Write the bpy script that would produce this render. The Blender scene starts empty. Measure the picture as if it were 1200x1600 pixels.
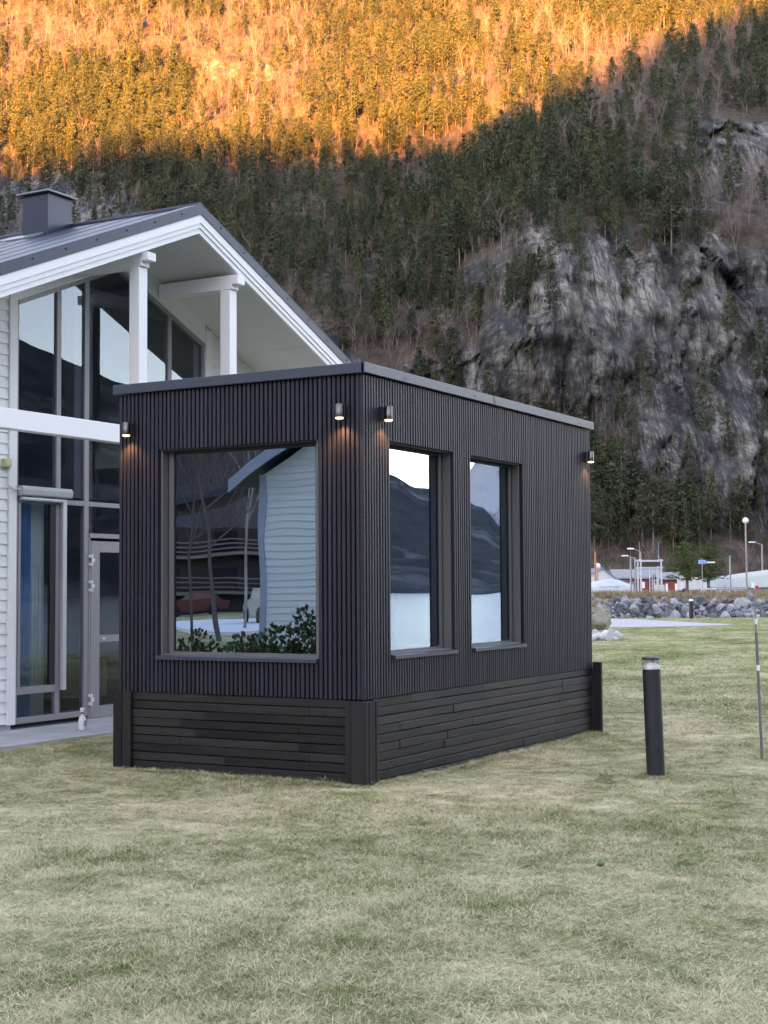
import bpy, bmesh, math, random
import numpy as np
from mathutils import Vector, Matrix

random.seed(7)
RNG = np.random.default_rng(11)
scene = bpy.context.scene
COL = scene.collection

# ------------------------------------------------------------------ camera, world, sun, exposure
CAM = Vector((-9.544, -5.554, 1.5))
YAW, PITCH, ROLL = 0.512779, 0.052509, -0.006322
cam_data = bpy.data.cameras.new('camera')
cam = bpy.data.objects.new('camera', cam_data)
COL.objects.link(cam)
fwd = Vector((math.cos(PITCH) * math.cos(YAW), math.cos(PITCH) * math.sin(YAW), math.sin(PITCH)))
r0 = Vector((math.sin(YAW), -math.cos(YAW), 0))
u0 = r0.cross(fwd)
rt = math.cos(ROLL) * r0 + math.sin(ROLL) * u0
up = -math.sin(ROLL) * r0 + math.cos(ROLL) * u0
cam.matrix_world = Matrix(((rt.x, up.x, -fwd.x, CAM.x), (rt.y, up.y, -fwd.y, CAM.y), (rt.z, up.z, -fwd.z, CAM.z), (0, 0, 0, 1)))
cam_data.sensor_fit = 'VERTICAL'
cam_data.sensor_height = 24.0
cam_data.lens = 2260.0 / 1600.0 * 24.0
cam_data.clip_start = 0.1
cam_data.clip_end = 20000
scene.camera = cam

SUN_AZ, SUN_EL = math.radians(200.0), math.radians(8.0)
world = bpy.data.worlds.new('World')
scene.world = world
world.use_nodes = True
wn = world.node_tree.nodes
sky_tex = wn.new('ShaderNodeTexSky')
sky_tex.sky_type = 'NISHITA'
sky_tex.sun_disc = False
sky_tex.sun_elevation = SUN_EL
sky_tex.sun_rotation = math.radians(90.0) - SUN_AZ
sky_tex.air_density = 0.7
sky_tex.dust_density = 0.15
sky_tex.ozone_density = 1.6
wn['Background'].inputs[1].default_value = 0.15
world.node_tree.links.new(sky_tex.outputs[0], wn['Background'].inputs[0])

sun_data = bpy.data.lights.new('sun', 'SUN')
sun_data.energy = 3.8
sun_data.color = (1.0, 0.49, 0.145)
sun_data.angle = math.radians(0.8)
sun = bpy.data.objects.new('sun', sun_data)
COL.objects.link(sun)
S = Vector((math.cos(SUN_EL) * math.cos(SUN_AZ), math.cos(SUN_EL) * math.sin(SUN_AZ), math.sin(SUN_EL)))
sun.rotation_euler = S.to_track_quat('Z', 'Y').to_euler()

vs = scene.view_settings
vs.view_transform = 'Standard'
vs.look = 'None'
vs.gamma = 1.0
vs.use_curve_mapping = False
vs.exposure = 3.88
vs.use_white_balance = True
vs.white_balance_temperature = 12000.0
vs.white_balance_tint = 30.0
scene.cycles.max_bounces = 8
scene.cycles.transparent_max_bounces = 16
scene.cycles.use_denoising = True

# ------------------------------------------------------------------ frames of reference
FX, FY = math.cos(YAW), math.sin(YAW)      # across the valley (a)
RX, RY = math.sin(YAW), -math.cos(YAW)     # along the valley (b)


def ab(a, b):
    return CAM.x + a * FX + b * RX, CAM.y + a * FY + b * RY


def at(px, py, a):
    """world point a metres out across the valley in the direction of a point of the photograph"""
    d = rt * ((px - 600) / 2260.0) - up * ((py - 800) / 2260.0) + fwd
    t = a / (d.x * FX + d.y * FY)
    return CAM + d * t


# ------------------------------------------------------------------ noise (numpy)
def _hash(ix, iy, iz, seed):
    h = (ix.astype(np.int64) * 374761393 + iy.astype(np.int64) * 668265263 + iz.astype(np.int64) * 2147483647 + seed * 974711) & 0xffffffff
    h = ((h ^ (h >> 13)) * 1274126177) & 0xffffffff
    h = (h ^ (h >> 16)) & 0xffffffff
    return h.astype(np.float64) / 0xffffffff


def vnoise(x, y, z=0.0, seed=0):
    x, y, z = np.broadcast_arrays(np.asarray(x, float), np.asarray(y, float), np.asarray(z, float))
    ix, iy, iz = np.floor(x), np.floor(y), np.floor(z)
    fx, fy, fz = x - ix, y - iy, z - iz
    fx, fy, fz = [f * f * f * (f * (f * 6 - 15) + 10) for f in (fx, fy, fz)]
    r = 0
    for dx in (0, 1):
        for dy in (0, 1):
            for dz in (0, 1):
                w = (fx if dx else 1 - fx) * (fy if dy else 1 - fy) * (fz if dz else 1 - fz)
                r = r + w * _hash(ix + dx, iy + dy, iz + dz, seed)
    return r * 2 - 1


def fbm(x, y, z=0.0, seed=0, octaves=4, gain=0.5):
    r, a, f = 0, 1.0, 1.0
    for o in range(octaves):
        r = r + a * vnoise(x * f, y * f, np.asarray(z) * f, seed + o * 17)
        a *= gain
        f *= 2.03
    return r


def sstep(e0, e1, x):
    t = np.clip((x - e0) / (e1 - e0), 0, 1)
    return t * t * (3 - 2 * t)


# ------------------------------------------------------------------ materials
class NT:
    def __init__(self, name):
        self.m = bpy.data.materials.new(name)
        self.m.use_nodes = True
        self.t = self.m.node_tree
        self.b = self.t.nodes['Principled BSDF']
        self.out = self.t.nodes['Material Output']

    def n(self, kind, **kw):
        nd = self.t.nodes.new(kind)
        for k, v in kw.items():
            setattr(nd, k, v)
        return nd

    def l(self, a, b):
        self.t.links.new(a, b)

    def coord(self, which='Object', scale=(1, 1, 1), rand=False):
        tc = self.n('ShaderNodeTexCoord')
        mp = self.n('ShaderNodeMapping')
        mp.inputs['Scale'].default_value = scale
        src = tc.outputs[which]
        if which == 'World':
            src = None
        self.l(src, mp.inputs['Vector'])
        if rand:
            oi = self.n('ShaderNodeObjectInfo')
            mul = self.n('ShaderNodeMath', operation='MULTIPLY')
            mul.inputs[1].default_value = 97.0
            self.l(oi.outputs['Random'], mul.inputs[0])
            cb = self.n('ShaderNodeCombineXYZ')
            for i in range(3):
                self.l(mul.outputs[0], cb.inputs[i])
            self.l(cb.outputs[0], mp.inputs['Location'])
        return mp.outputs[0]

    def pos(self, scale=(1, 1, 1)):
        g = self.n('ShaderNodeNewGeometry')
        mp = self.n('ShaderNodeMapping')
        mp.inputs['Scale'].default_value = scale
        self.l(g.outputs['Position'], mp.inputs['Vector'])
        return mp.outputs[0]

    def noise(self, vec, scale, detail=4, rough=0.55, dist=0.0):
        nz = self.n('ShaderNodeTexNoise')
        nz.inputs['Scale'].default_value = scale
        nz.inputs['Detail'].default_value = detail
        nz.inputs['Roughness'].default_value = rough
        nz.inputs['Distortion'].default_value = dist
        self.l(vec, nz.inputs['Vector'])
        return nz.outputs['Fac']

    def ramp(self, fac, stops, interp='LINEAR'):
        r = self.n('ShaderNodeValToRGB')
        r.color_ramp.interpolation = interp
        els = r.color_ramp.elements
        while len(els) < len(stops):
            els.new(0.5)
        for e, (p, c) in zip(els, stops):
            e.position = p
            e.color = (c[0], c[1], c[2], 1) if hasattr(c, '__len__') else (c, c, c, 1)
        self.l(fac, r.inputs[0])
        return r.outputs[0]

    def mix(self, fac, a, b, blend='MIX'):
        m = self.n('ShaderNodeMix', data_type='RGBA', blend_type=blend)
        for s, v in ((m.inputs[0], fac), (m.inputs[6], a), (m.inputs[7], b)):
            if hasattr(v, 'is_output'):
                self.l(v, s)
            elif hasattr(v, '__len__'):
                s.default_value = (v[0], v[1], v[2], 1)
            else:
                s.default_value = v
        return m.outputs[2]

    def math(self, op, a, b=0.0, clamp=False):
        m = self.n('ShaderNodeMath', operation=op)
        m.use_clamp = clamp
        for s, v in ((m.inputs[0], a), (m.inputs[1], b)):
            if hasattr(v, 'is_output'):
                self.l(v, s)
            else:
                s.default_value = v
        return m.outputs[0]

    def bump(self, h, strength=0.5, dist=0.01):
        bp = self.n('ShaderNodeBump')
        bp.inputs['Strength'].default_value = strength
        bp.inputs['Distance'].default_value = dist
        self.l(h, bp.inputs['Height'])
        self.l(bp.outputs[0], self.b.inputs['Normal'])

    def base(self, c):
        if hasattr(c, 'is_output'):
            self.l(c, self.b.inputs['Base Color'])
        else:
            self.b.inputs['Base Color'].default_value = (c[0], c[1], c[2], 1)

    def set(self, rough=None, metal=None, spec=None):
        if rough is not None:
            self.b.inputs['Roughness'].default_value = rough
        if metal is not None:
            self.b.inputs['Metallic'].default_value = metal
        if spec is not None:
            self.b.inputs['Specular IOR Level'].default_value = spec
        return self.m


def paint(name, c, rough=0.5, var=0.12, metal=0.0, spec=0.5, scale=3.0, bump=0.0):
    t = NT(name)
    v = t.coord('Object', rand=True)
    n = t.noise(v, scale, 5, 0.6)
    lo = [x * (1 - var) for x in c]
    hi = [min(1, x * (1 + var)) for x in c]
    t.base(t.ramp(n, [(0.3, lo), (0.7, hi)]))
    if bump:
        t.bump(t.noise(v, scale * 14, 4), bump, 0.003)
    return t.set(rough, metal, spec)


def wood(name, lo, hi, axis, rough=0.5, spec=0.4, bump=0.35, knots=0.0, warm=None, rnd=0.3):
    """painted or stained wood: grain stretched along one axis, each piece different"""
    t = NT(name)
    sc = [60, 60, 60]
    sc[axis] = 2.2
    v = t.coord('Object', sc, rand=True)
    g = t.noise(v, 1.0, 5, 0.65, 0.4)
    sc2 = [5, 5, 5]
    sc2[axis] = 0.9
    v2 = t.coord('Object', sc2, rand=True)
    blot = t.noise(v2, 1.0, 4, 0.6)
    oi = t.n('ShaderNodeObjectInfo')
    tone = t.math('ADD', t.math('MULTIPLY', g, 0.45), t.math('ADD', t.math('MULTIPLY', blot, 0.42), t.math('MULTIPLY', t.math('SUBTRACT', oi.outputs['Random'], 0.5), rnd)))
    c = t.ramp(tone, [(0.22, lo), (0.66, hi)])
    if warm:
        w = t.ramp(t.noise(v2, 1.7, 3), [(0.52, 0.0), (0.68, 1.0)])
        c = t.mix(t.math('MULTIPLY', w, 0.5), c, warm)
    if knots:
        sk = [16, 16, 16]
        sk[axis] = 5
        vo = t.n('ShaderNodeTexVoronoi')
        vo.inputs['Scale'].default_value = 1.0
        t.l(t.coord('Object', sk, rand=True), vo.inputs['Vector'])
        k = t.ramp(vo.outputs['Distance'], [(0.08, 1.0), (0.16, 0.0)])
        c = t.mix(t.math('MULTIPLY', k, knots), c, [x * 0.4 for x in lo])
    t.base(c)
    t.bump(g, bump, 0.002)
    return t.set(rough, 0, spec)


def glass(name, f0, tint, wave=0.0, wscale=1.6, refl=(1, 1, 1)):
    t = NT(name)
    t.t.nodes.remove(t.b)
    tr = t.n('ShaderNodeBsdfTransparent')
    tr.inputs[0].default_value = (tint[0], tint[1], tint[2], 1)
    gl = t.n('ShaderNodeBsdfGlossy')
    gl.inputs['Roughness'].default_value = 0.0
    gl.inputs['Color'].default_value = (refl[0], refl[1], refl[2], 1)
    lw = t.n('ShaderNodeLayerWeight')
    lw.inputs['Blend'].default_value = 0.5
    p5 = t.math('POWER', lw.outputs['Facing'], 5.0)
    fac = t.math('ADD', f0, t.math('MULTIPLY', p5, 1 - f0), clamp=True)
    mx = t.n('ShaderNodeMixShader')
    t.l(fac, mx.inputs[0])
    t.l(tr.outputs[0], mx.inputs[1])
    t.l(gl.outputs[0], mx.inputs[2])
    t.l(mx.outputs[0], t.out.inputs[0])
    if wave:
        bp = t.n('ShaderNodeBump')
        bp.inputs['Strength'].default_value = 1.0
        bp.inputs['Distance'].default_value = wave
        t.l(t.noise(t.pos(), wscale, 1.0, 0.4), bp.inputs['Height'])
        t.l(bp.outputs[0], gl.inputs['Normal'])
    return t.m


def emit(name, c, strength):
    t = NT(name)
    t.base((0.8, 0.8, 0.8))
    t.b.inputs['Emission Color'].default_value = (c[0], c[1], c[2], 1)
    t.b.inputs['Emission Strength'].default_value = strength
    return t.m


MAT = {}
MAT['slat'] = wood('black stained slat', (0.0100, 0.0092, 0.0150), (0.0230, 0.0212, 0.0345), 2, 0.5, 0.35, 0.5, knots=0.5)
MAT['slat_back'] = paint('black batten backing', (0.008, 0.008, 0.009), 0.8)
MAT['plank'] = wood('black weathered plank', (0.0022, 0.0022, 0.0030), (0.027, 0.0225, 0.0225), 1, 0.5, 0.3, 1.0, knots=0.9, warm=(0.024, 0.0165, 0.014), rnd=0.34)
MAT['post'] = wood('black brown post', (0.005, 0.0045, 0.005), (0.019, 0.0150, 0.0140), 2, 0.65, 0.3, 0.8, knots=0.6)
MAT['fascia'] = paint('dark grey sheet metal', (0.040, 0.050, 0.068), 0.42, 0.08, 0.3, 0.5, 4)
MAT['taupe'] = paint('taupe painted reveal', (0.105, 0.102, 0.100), 0.55, 0.05)
MAT['black_paint'] = paint('black powder coat', (0.016, 0.016, 0.019), 0.4, 0.15)
MAT['bollard'] = paint('anthracite powder coat', (0.018, 0.020, 0.026), 0.38, 0.2, 0, 0.5, 6)
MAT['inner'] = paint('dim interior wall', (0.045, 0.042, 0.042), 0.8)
MAT['coat_glass'] = glass('coated window glass', 0.31, (0.45, 0.45, 0.45), 0.0016, 1.4, (0.63, 0.82, 1.0))
MAT['house_glass'] = glass('house window glass', 0.062, (0.78, 0.82, 0.88), 0.0006, 1.2, (0.80, 0.92, 1.0))
MAT['white'] = wood('white painted board', (0.77, 0.77, 0.765), (0.84, 0.84, 0.84), 0, 0.45, 0.4, 0.25)
MAT['white_v'] = wood('white painted post wood', (0.77, 0.77, 0.765), (0.84, 0.84, 0.84), 2, 0.45, 0.4, 0.25)
MAT['soffit'] = paint('pale soffit board', (0.68, 0.67, 0.63), 0.6, 0.04)
MAT['mullion'] = paint('warm grey window profile', (0.27, 0.26, 0.27), 0.4, 0.05)
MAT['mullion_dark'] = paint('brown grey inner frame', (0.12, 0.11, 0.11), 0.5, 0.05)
MAT['alu'] = paint('pale aluminium blind box', (0.50, 0.53, 0.56), 0.35, 0.05, 0.3)
MAT['gasket'] = paint('black gasket and head shade', (0.01, 0.01, 0.011), 0.6)
MAT['metal_white'] = paint('white hinge metal', (0.75, 0.76, 0.78), 0.35, 0.04)
MAT['roof'] = paint('slate blue roof sheet', (0.019, 0.031, 0.058), 0.45, 0.18, 0.1, 0.5, 5, 0.1)
MAT['chimney'] = paint('blue black chimney sheet', (0.022, 0.030, 0.050), 0.30, 0.1, 0.3)
MAT['chimney_cap'] = paint('grey chimney cap', (0.16, 0.18, 0.20), 0.4, 0.1, 0.3)
MAT['concrete'] = paint('pale concrete', (0.40, 0.41, 0.43), 0.85, 0.16, 0, 0.2, 2.5, 0.3)
MAT['curtain_blue'] = paint('petrol blue curtain cloth', (0.03, 0.26, 0.46), 0.9, 0.2)
MAT['curtain_green'] = paint('pale green curtain cloth', (0.55, 0.66, 0.52), 0.9, 0.1)
MAT['leather'] = paint('brown leather', (0.13, 0.075, 0.055), 0.5, 0.2)
MAT['plastic_white'] = paint('white plastic', (0.78, 0.78, 0.76), 0.35, 0.04)
MAT['plastic_cream'] = paint('cream plastic', (0.62, 0.52, 0.30), 0.4, 0.05)
MAT['lamp_white'] = paint('white lamp reflector', (0.86, 0.87, 0.88), 0.3, 0.02)
MAT['clear'] = glass('clear lamp cover', 0.12, (0.95, 0.95, 0.95))
MAT['lit'] = emit('lit lamp lens', (1.0, 0.80, 0.55), 0.13)
MAT['brushed'] = paint('dark brushed metal sleeve', (0.10, 0.098, 0.096), 0.25, 0.1, 0.9)
MAT['grey_pole'] = paint('grey fibreglass pole', (0.13, 0.14, 0.16), 0.5, 0.15)
MAT['galv'] = paint('galvanised steel', (0.30, 0.31, 0.32), 0.4, 0.1, 0.5)
MAT['white_steel'] = paint('white steel', (0.55, 0.56, 0.58), 0.4, 0.08)
MAT['red'] = paint('barn red wood', (0.26, 0.045, 0.040), 0.6, 0.15)
MAT['bright_red'] = paint('signal red', (0.50, 0.05, 0.06), 0.5)
MAT['orange'] = paint('rusty orange steel', (0.50, 0.17, 0.09), 0.6)
MAT['blue_roof'] = paint('blue grey roof', (0.16, 0.22, 0.32), 0.5, 0.1)
MAT['grey_roof'] = paint('light grey roof', (0.21, 0.22, 0.235), 0.6, 0.25)
MAT['tarp'] = paint('white tarpaulin', (0.46, 0.51, 0.54), 0.5, 0.06)
MAT['white_hull'] = paint('white boat hull', (0.56, 0.56, 0.57), 0.3, 0.05)
MAT['dark_glass'] = paint('dark window glass', (0.02, 0.025, 0.03), 0.08)
MAT['blue_sheet'] = paint('light blue sheet', (0.16, 0.38, 0.75), 0.5)
MAT['wood_grey'] = wood('grey old timber', (0.14, 0.11, 0.09), (0.30, 0.25, 0.20), 0)
MAT['dark_brown'] = wood('dark brown boarding', (0.035, 0.025, 0.022), (0.07, 0.05, 0.04), 0)
MAT['green_siding'] = wood('pale green painted board', (0.74, 0.79, 0.78), (0.80, 0.84, 0.83), 1, 0.5)
MAT['grey_trim'] = paint('blue grey trim', (0.36, 0.42, 0.52), 0.5, 0.05)
MAT['car_silver'] = paint('silver car paint', (0.55, 0.55, 0.56), 0.25, 0.03, 0.4)
MAT['car_red'] = paint('red car paint', (0.16, 0.03, 0.028), 0.25, 0.03)
MAT['rubber'] = paint('black rubber', (0.015, 0.015, 0.015), 0.8)
MAT['snow'] = paint('old snow', (0.82, 0.84, 0.87), 0.7, 0.04)


def stone_mat(name, lo, mid, hi, moss=None):
    t = NT(name)
    v = t.coord('Object', rand=True)
    n = t.noise(v, 2.2, 6, 0.7)
    oi = t.n('ShaderNodeObjectInfo')
    tone = t.math('ADD', t.math('MULTIPLY', n, 0.7), t.math('MULTIPLY', oi.outputs['Random'], 0.42))
    c = t.ramp(tone, [(0.30, lo), (0.55, mid), (0.80, hi)])
    if moss:
        g = t.n('ShaderNodeNewGeometry')
        sp = t.n('ShaderNodeSeparateXYZ')
        t.l(g.outputs['Normal'], sp.inputs[0])
        k = t.math('MULTIPLY', t.ramp(sp.outputs[2], [(0.2, 0.0), (0.7, 1.0)]), t.ramp(t.noise(v, 3.5, 4), [(0.42, 0.0), (0.55, 1.0)]))
        c = t.mix(k, c, moss)
    t.base(c)
    t.bump(t.noise(v, 7, 6, 0.7), 0.6, 0.05)
    return t.set(0.85, 0, 0.3)


MAT['boulder'] = stone_mat('embankment stone', (0.07, 0.073, 0.08), (0.18, 0.185, 0.20), (0.42, 0.42, 0.425))
MAT['brown_boulder'] = stone_mat('brown boulder', (0.12, 0.10, 0.08), (0.24, 0.20, 0.16), (0.36, 0.33, 0.29), (0.12, 0.095, 0.05))
MAT['white_stone'] = stone_mat('white stone', (0.30, 0.30, 0.31), (0.45, 0.45, 0.45), (0.62, 0.62, 0.61))


def foliage(name, dark, light, hue=None, rough=0.7):
    t = NT(name)
    g = t.n('ShaderNodeNewGeometry')
    oi = t.n('ShaderNodeObjectInfo')
    tone = t.math('ADD', t.math('MULTIPLY', g.outputs['Random Per Island'], 0.42), t.math('MULTIPLY', oi.outputs['Random'], 0.58))
    c = t.ramp(tone, [(0.1, dark), (0.9, light)])
    if hue:
        k = t.ramp(oi.outputs['Random'], [(0.7, 0.0), (1.0, 0.7)])
        c = t.mix(k, c, hue)
    t.base(c)
    return t.set(rough, 0, 0.25)


MAT['pine'] = foliage('pine needles', (0.022, 0.033, 0.020), (0.082, 0.097, 0.048), (0.090, 0.085, 0.045))
MAT['spruce'] = foliage('spruce needles', (0.020, 0.034, 0.022), (0.066, 0.092, 0.050))
MAT['harbour_pine'] = foliage('harbour pine needles', (0.022, 0.042, 0.012), (0.115, 0.155, 0.045))
MAT['bark'] = paint('pine bark', (0.17, 0.12, 0.09), 0.9, 0.4, 0, 0.2, 1.5)
MAT['twig'] = foliage('bare birch twigs', (0.115, 0.088, 0.082), (0.27, 0.205, 0.18))
MAT['birch_bark'] = paint('pale birch bark', (0.40, 0.36, 0.33), 0.8, 0.3, 0, 0.2, 2.0)
MAT['brush'] = foliage('dead brown brushwood', (0.07, 0.040, 0.032), (0.19, 0.115, 0.085))
MAT['leaf'] = foliage('glossy evergreen leaf', (0.045, 0.080, 0.030), (0.17, 0.24, 0.10), None, 0.35)


def lawn_colour(t, vec):
    n1 = t.noise(vec, 0.55, 5, 0.6, 0.3)
    n2 = t.noise(vec, 3.1, 5, 0.65, 0.5)
    n3 = t.noise(vec, 17.0, 3, 0.6)
    k = t.math('ADD', t.math('MULTIPLY', n1, 0.56), t.math('ADD', t.math('MULTIPLY', n2, 0.52), t.math('MULTIPLY', n3, 0.24)))
    k = t.math('SUBTRACT', k, 0.078)
    return k


def lawn_mat(name, blades):
    t = NT(name)
    vec = t.pos()
    k = lawn_colour(t, vec)
    if blades:
        g = t.n('ShaderNodeNewGeometry')
        oi = t.n('ShaderNodeObjectInfo')
        k = t.math('ADD', k, t.math('MULTIPLY', t.math('SUBTRACT', g.outputs['Random Per Island'], 0.5), 0.34))
        k = t.math('ADD', k, t.math('MULTIPLY', t.math('SUBTRACT', oi.outputs['Random'], 0.5), 0.10))
    # the turf is straw-coloured near the water and greener towards the houses and the far bank
    sp = t.n('ShaderNodeSeparateXYZ')
    t.l(t.pos(), sp.inputs[0])
    far = t.math('MULTIPLY', t.ramp(t.math('DIVIDE', sp.outputs[0], 50.0), [(0.06, 0.0), (0.45, 1.0)]), 0.085)
    k = t.math('SUBTRACT', k, far)
    c = t.ramp(k, [(0.33, (0.096, 0.140, 0.046)), (0.44, (0.190, 0.222, 0.082)), (0.53, (0.315, 0.300, 0.158)), (0.66, (0.60, 0.52, 0.355))])
    t.base(c)
    if not blades:
        t.bump(t.noise(vec, 60, 4, 0.7), 0.6, 0.02)
    return t.set(0.9, 0, 0.03)


MAT['lawn'] = lawn_mat('lawn soil and thatch', False)
MAT['grass'] = lawn_mat('dry winter grass blades', True)
MAT['fresh_grass'] = foliage('fresh green grass', (0.06, 0.14, 0.05), (0.14, 0.26, 0.10))
MAT['dry_grass'] = foliage('tall dry bank grass', (0.20, 0.14, 0.08), (0.42, 0.31, 0.19))


def ground_mat(name, lo, hi, scale):
    t = NT(name)
    v = t.pos()
    t.base(t.ramp(t.noise(v, scale, 6, 0.65), [(0.3, lo), (0.7, hi)]))
    t.bump(t.noise(v, scale * 12, 5), 0.5, 0.05)
    return t.set(0.9, 0, 0.2)


MAT['path'] = ground_mat('pale gravel path', (0.33, 0.33, 0.345), (0.46, 0.455, 0.46), 1.2)
MAT['quay'] = ground_mat('grey quay gravel', (0.16, 0.15, 0.14), (0.30, 0.28, 0.26), 0.15)
MAT['bank'] = ground_mat('brown grass bank', (0.17, 0.12, 0.075), (0.33, 0.25, 0.16), 0.8)


def mountain_mat():
    t = NT('mountain rock and forest floor')
    v = t.pos()
    rock_at = t.n('ShaderNodeAttribute', attribute_name='rock')
    tone_at = t.n('ShaderNodeAttribute', attribute_name='tone')
    co = t.n('ShaderNodeAttribute', attribute_name='slope_co')

    def rc(scale, rot=0.0):
        mp = t.n('ShaderNodeMapping')
        mp.vector_type = 'TEXTURE' if False else 'POINT'
        mr = t.n('ShaderNodeVectorRotate', rotation_type='Z_AXIS')
        mr.inputs['Angle'].default_value = rot
        t.l(co.outputs['Vector'], mr.inputs['Vector'])
        mp.inputs['Scale'].default_value = (scale[0], scale[1], 1.0)
        t.l(mr.outputs[0], mp.inputs['Vector'])
        return mp.outputs[0]

    vs_ = rc((0.42, 0.045))
    streak = t.noise(vs_, 1.0, 7, 0.72, 0.25)
    vl = rc((0.07, 0.62), math.radians(28))
    ledge = t.noise(vl, 1.0, 6, 0.70, 0.4)
    fine = t.noise(rc((1.0, 0.75)), 0.9, 6, 0.75)
    tone = t.math('ADD', t.math('MULTIPLY', streak, 0.40), t.math('ADD', t.math('MULTIPLY', ledge, 0.16), t.math('ADD', t.math('MULTIPLY', fine, 0.44), tone_at.outputs['Fac'])))
    rock = t.ramp(tone, [(0.38, (0.020, 0.021, 0.026)), (0.44, (0.064, 0.063, 0.064)), (0.51, (0.142, 0.137, 0.130)), (0.64, (0.31, 0.292, 0.262))])
    cr = []
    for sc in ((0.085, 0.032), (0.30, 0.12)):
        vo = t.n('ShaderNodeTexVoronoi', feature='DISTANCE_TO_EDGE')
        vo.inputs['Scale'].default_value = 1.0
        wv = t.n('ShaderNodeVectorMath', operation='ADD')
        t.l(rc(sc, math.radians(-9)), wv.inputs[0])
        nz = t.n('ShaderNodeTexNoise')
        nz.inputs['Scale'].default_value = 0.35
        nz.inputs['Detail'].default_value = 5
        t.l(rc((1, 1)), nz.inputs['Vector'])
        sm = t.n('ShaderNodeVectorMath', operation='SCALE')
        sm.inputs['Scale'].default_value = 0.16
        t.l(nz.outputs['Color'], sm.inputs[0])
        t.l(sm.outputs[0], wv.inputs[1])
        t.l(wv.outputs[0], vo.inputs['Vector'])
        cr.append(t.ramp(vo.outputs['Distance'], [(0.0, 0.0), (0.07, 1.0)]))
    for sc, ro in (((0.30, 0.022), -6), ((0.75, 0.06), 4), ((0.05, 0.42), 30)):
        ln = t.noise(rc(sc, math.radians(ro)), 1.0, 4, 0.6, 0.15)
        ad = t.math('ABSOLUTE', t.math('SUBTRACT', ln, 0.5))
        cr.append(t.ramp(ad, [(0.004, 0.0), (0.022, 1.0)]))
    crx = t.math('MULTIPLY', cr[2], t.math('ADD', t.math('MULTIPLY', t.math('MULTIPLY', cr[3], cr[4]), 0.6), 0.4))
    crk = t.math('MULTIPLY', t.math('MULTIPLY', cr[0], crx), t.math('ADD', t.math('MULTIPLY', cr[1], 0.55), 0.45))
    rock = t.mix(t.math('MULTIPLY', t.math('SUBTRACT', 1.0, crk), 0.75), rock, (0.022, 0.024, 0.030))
    och = t.ramp(t.noise(rc((0.08, 0.06)), 1.0, 5, 0.65), [(0.60, 0.0), (0.72, 0.45)])
    rock = t.mix(och, rock, (0.30, 0.235, 0.16))
    floor = t.ramp(t.noise(v, 0.28, 6, 0.7), [(0.32, (0.030, 0.025, 0.020)), (0.5, (0.075, 0.056, 0.043)), (0.70, (0.15, 0.108, 0.080))])
    k = t.math('ADD', rock_at.outputs['Fac'], t.math('MULTIPLY', t.math('SUBTRACT', fine, 0.5), 1.1))
    kk = t.ramp(k, [(0.42, 0.0), (0.58, 1.0)])
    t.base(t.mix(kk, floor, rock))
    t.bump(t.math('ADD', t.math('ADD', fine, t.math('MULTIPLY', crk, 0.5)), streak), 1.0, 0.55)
    return t.set(0.85, 0, 0.25)


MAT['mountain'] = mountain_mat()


def far_mat():
    t = NT('far wooded mountain')
    v = t.pos()
    n = t.noise(v, 0.05, 8, 0.75)
    p = t.noise(t.pos((0.010, 0.010, 0.016)), 1.0, 7, 0.7, 0.6)
    forest = t.ramp(n, [(0.35, (0.018, 0.026, 0.034)), (0.65, (0.05, 0.062, 0.072))])  # blue of distance haze mixed into the forest colour
    t.base(t.mix(t.ramp(p, [(0.52, 0.0), (0.66, 0.85)]), forest, (0.27, 0.27, 0.29)))
    t.bump(n, 1.0, 8.0)
    return t.set(0.9, 0, 0.2)


MAT['far_mountain'] = far_mat()


def snowpeak_mat():
    t = NT('snowy mountain')
    n = t.noise(t.pos((0.004, 0.004, 0.006)), 1.0, 9, 0.72, 0.4)
    t.base(t.ramp(n, [(0.42, (0.10, 0.10, 0.12)), (0.52, (0.72, 0.74, 0.78))]))
    t.bump(n, 1.0, 60.0)
    return t.set(0.8, 0, 0.2)


MAT['snowpeak'] = snowpeak_mat()


def water_mat():
    t = NT('fjord water')
    t.base((0.015, 0.035, 0.05))
    v = t.pos((1, 1, 1))
    h = t.math('ADD', t.math('MULTIPLY', t.noise(v, 0.35, 3, 0.5), 1.0), t.math('MULTIPLY', t.noise(v, 1.6, 4, 0.55), 0.28))
    t.bump(h, 1.0, 0.30)
    t.b.inputs['IOR'].default_value = 1.33
    return t.set(0.2, 0, 0.5)


MAT['water'] = water_mat()

# ------------------------------------------------------------------ mesh helpers


def link(name, me, mat=None, parent=None, loc=None):
    o = bpy.data.objects.new(name, me)
    COL.objects.link(o)
    if mat is not None and not me.materials:
        me.materials.append(MAT[mat] if isinstance(mat, str) else mat)
    if parent is not None:
        o.parent = parent
    if loc is not None:
        o.location = loc
    return o


def pymesh(name, verts, faces, mat=None, smooth=False):
    me = bpy.data.meshes.new(name)
    me.from_pydata([tuple(v) for v in verts], [], [tuple(f) for f in faces])
    me.update()
    if smooth:
        me.polygons.foreach_set('use_smooth', [True] * len(me.polygons))
    if mat is not None:
        me.materials.append(MAT[mat] if isinstance(mat, str) else mat)
    return me


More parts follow.
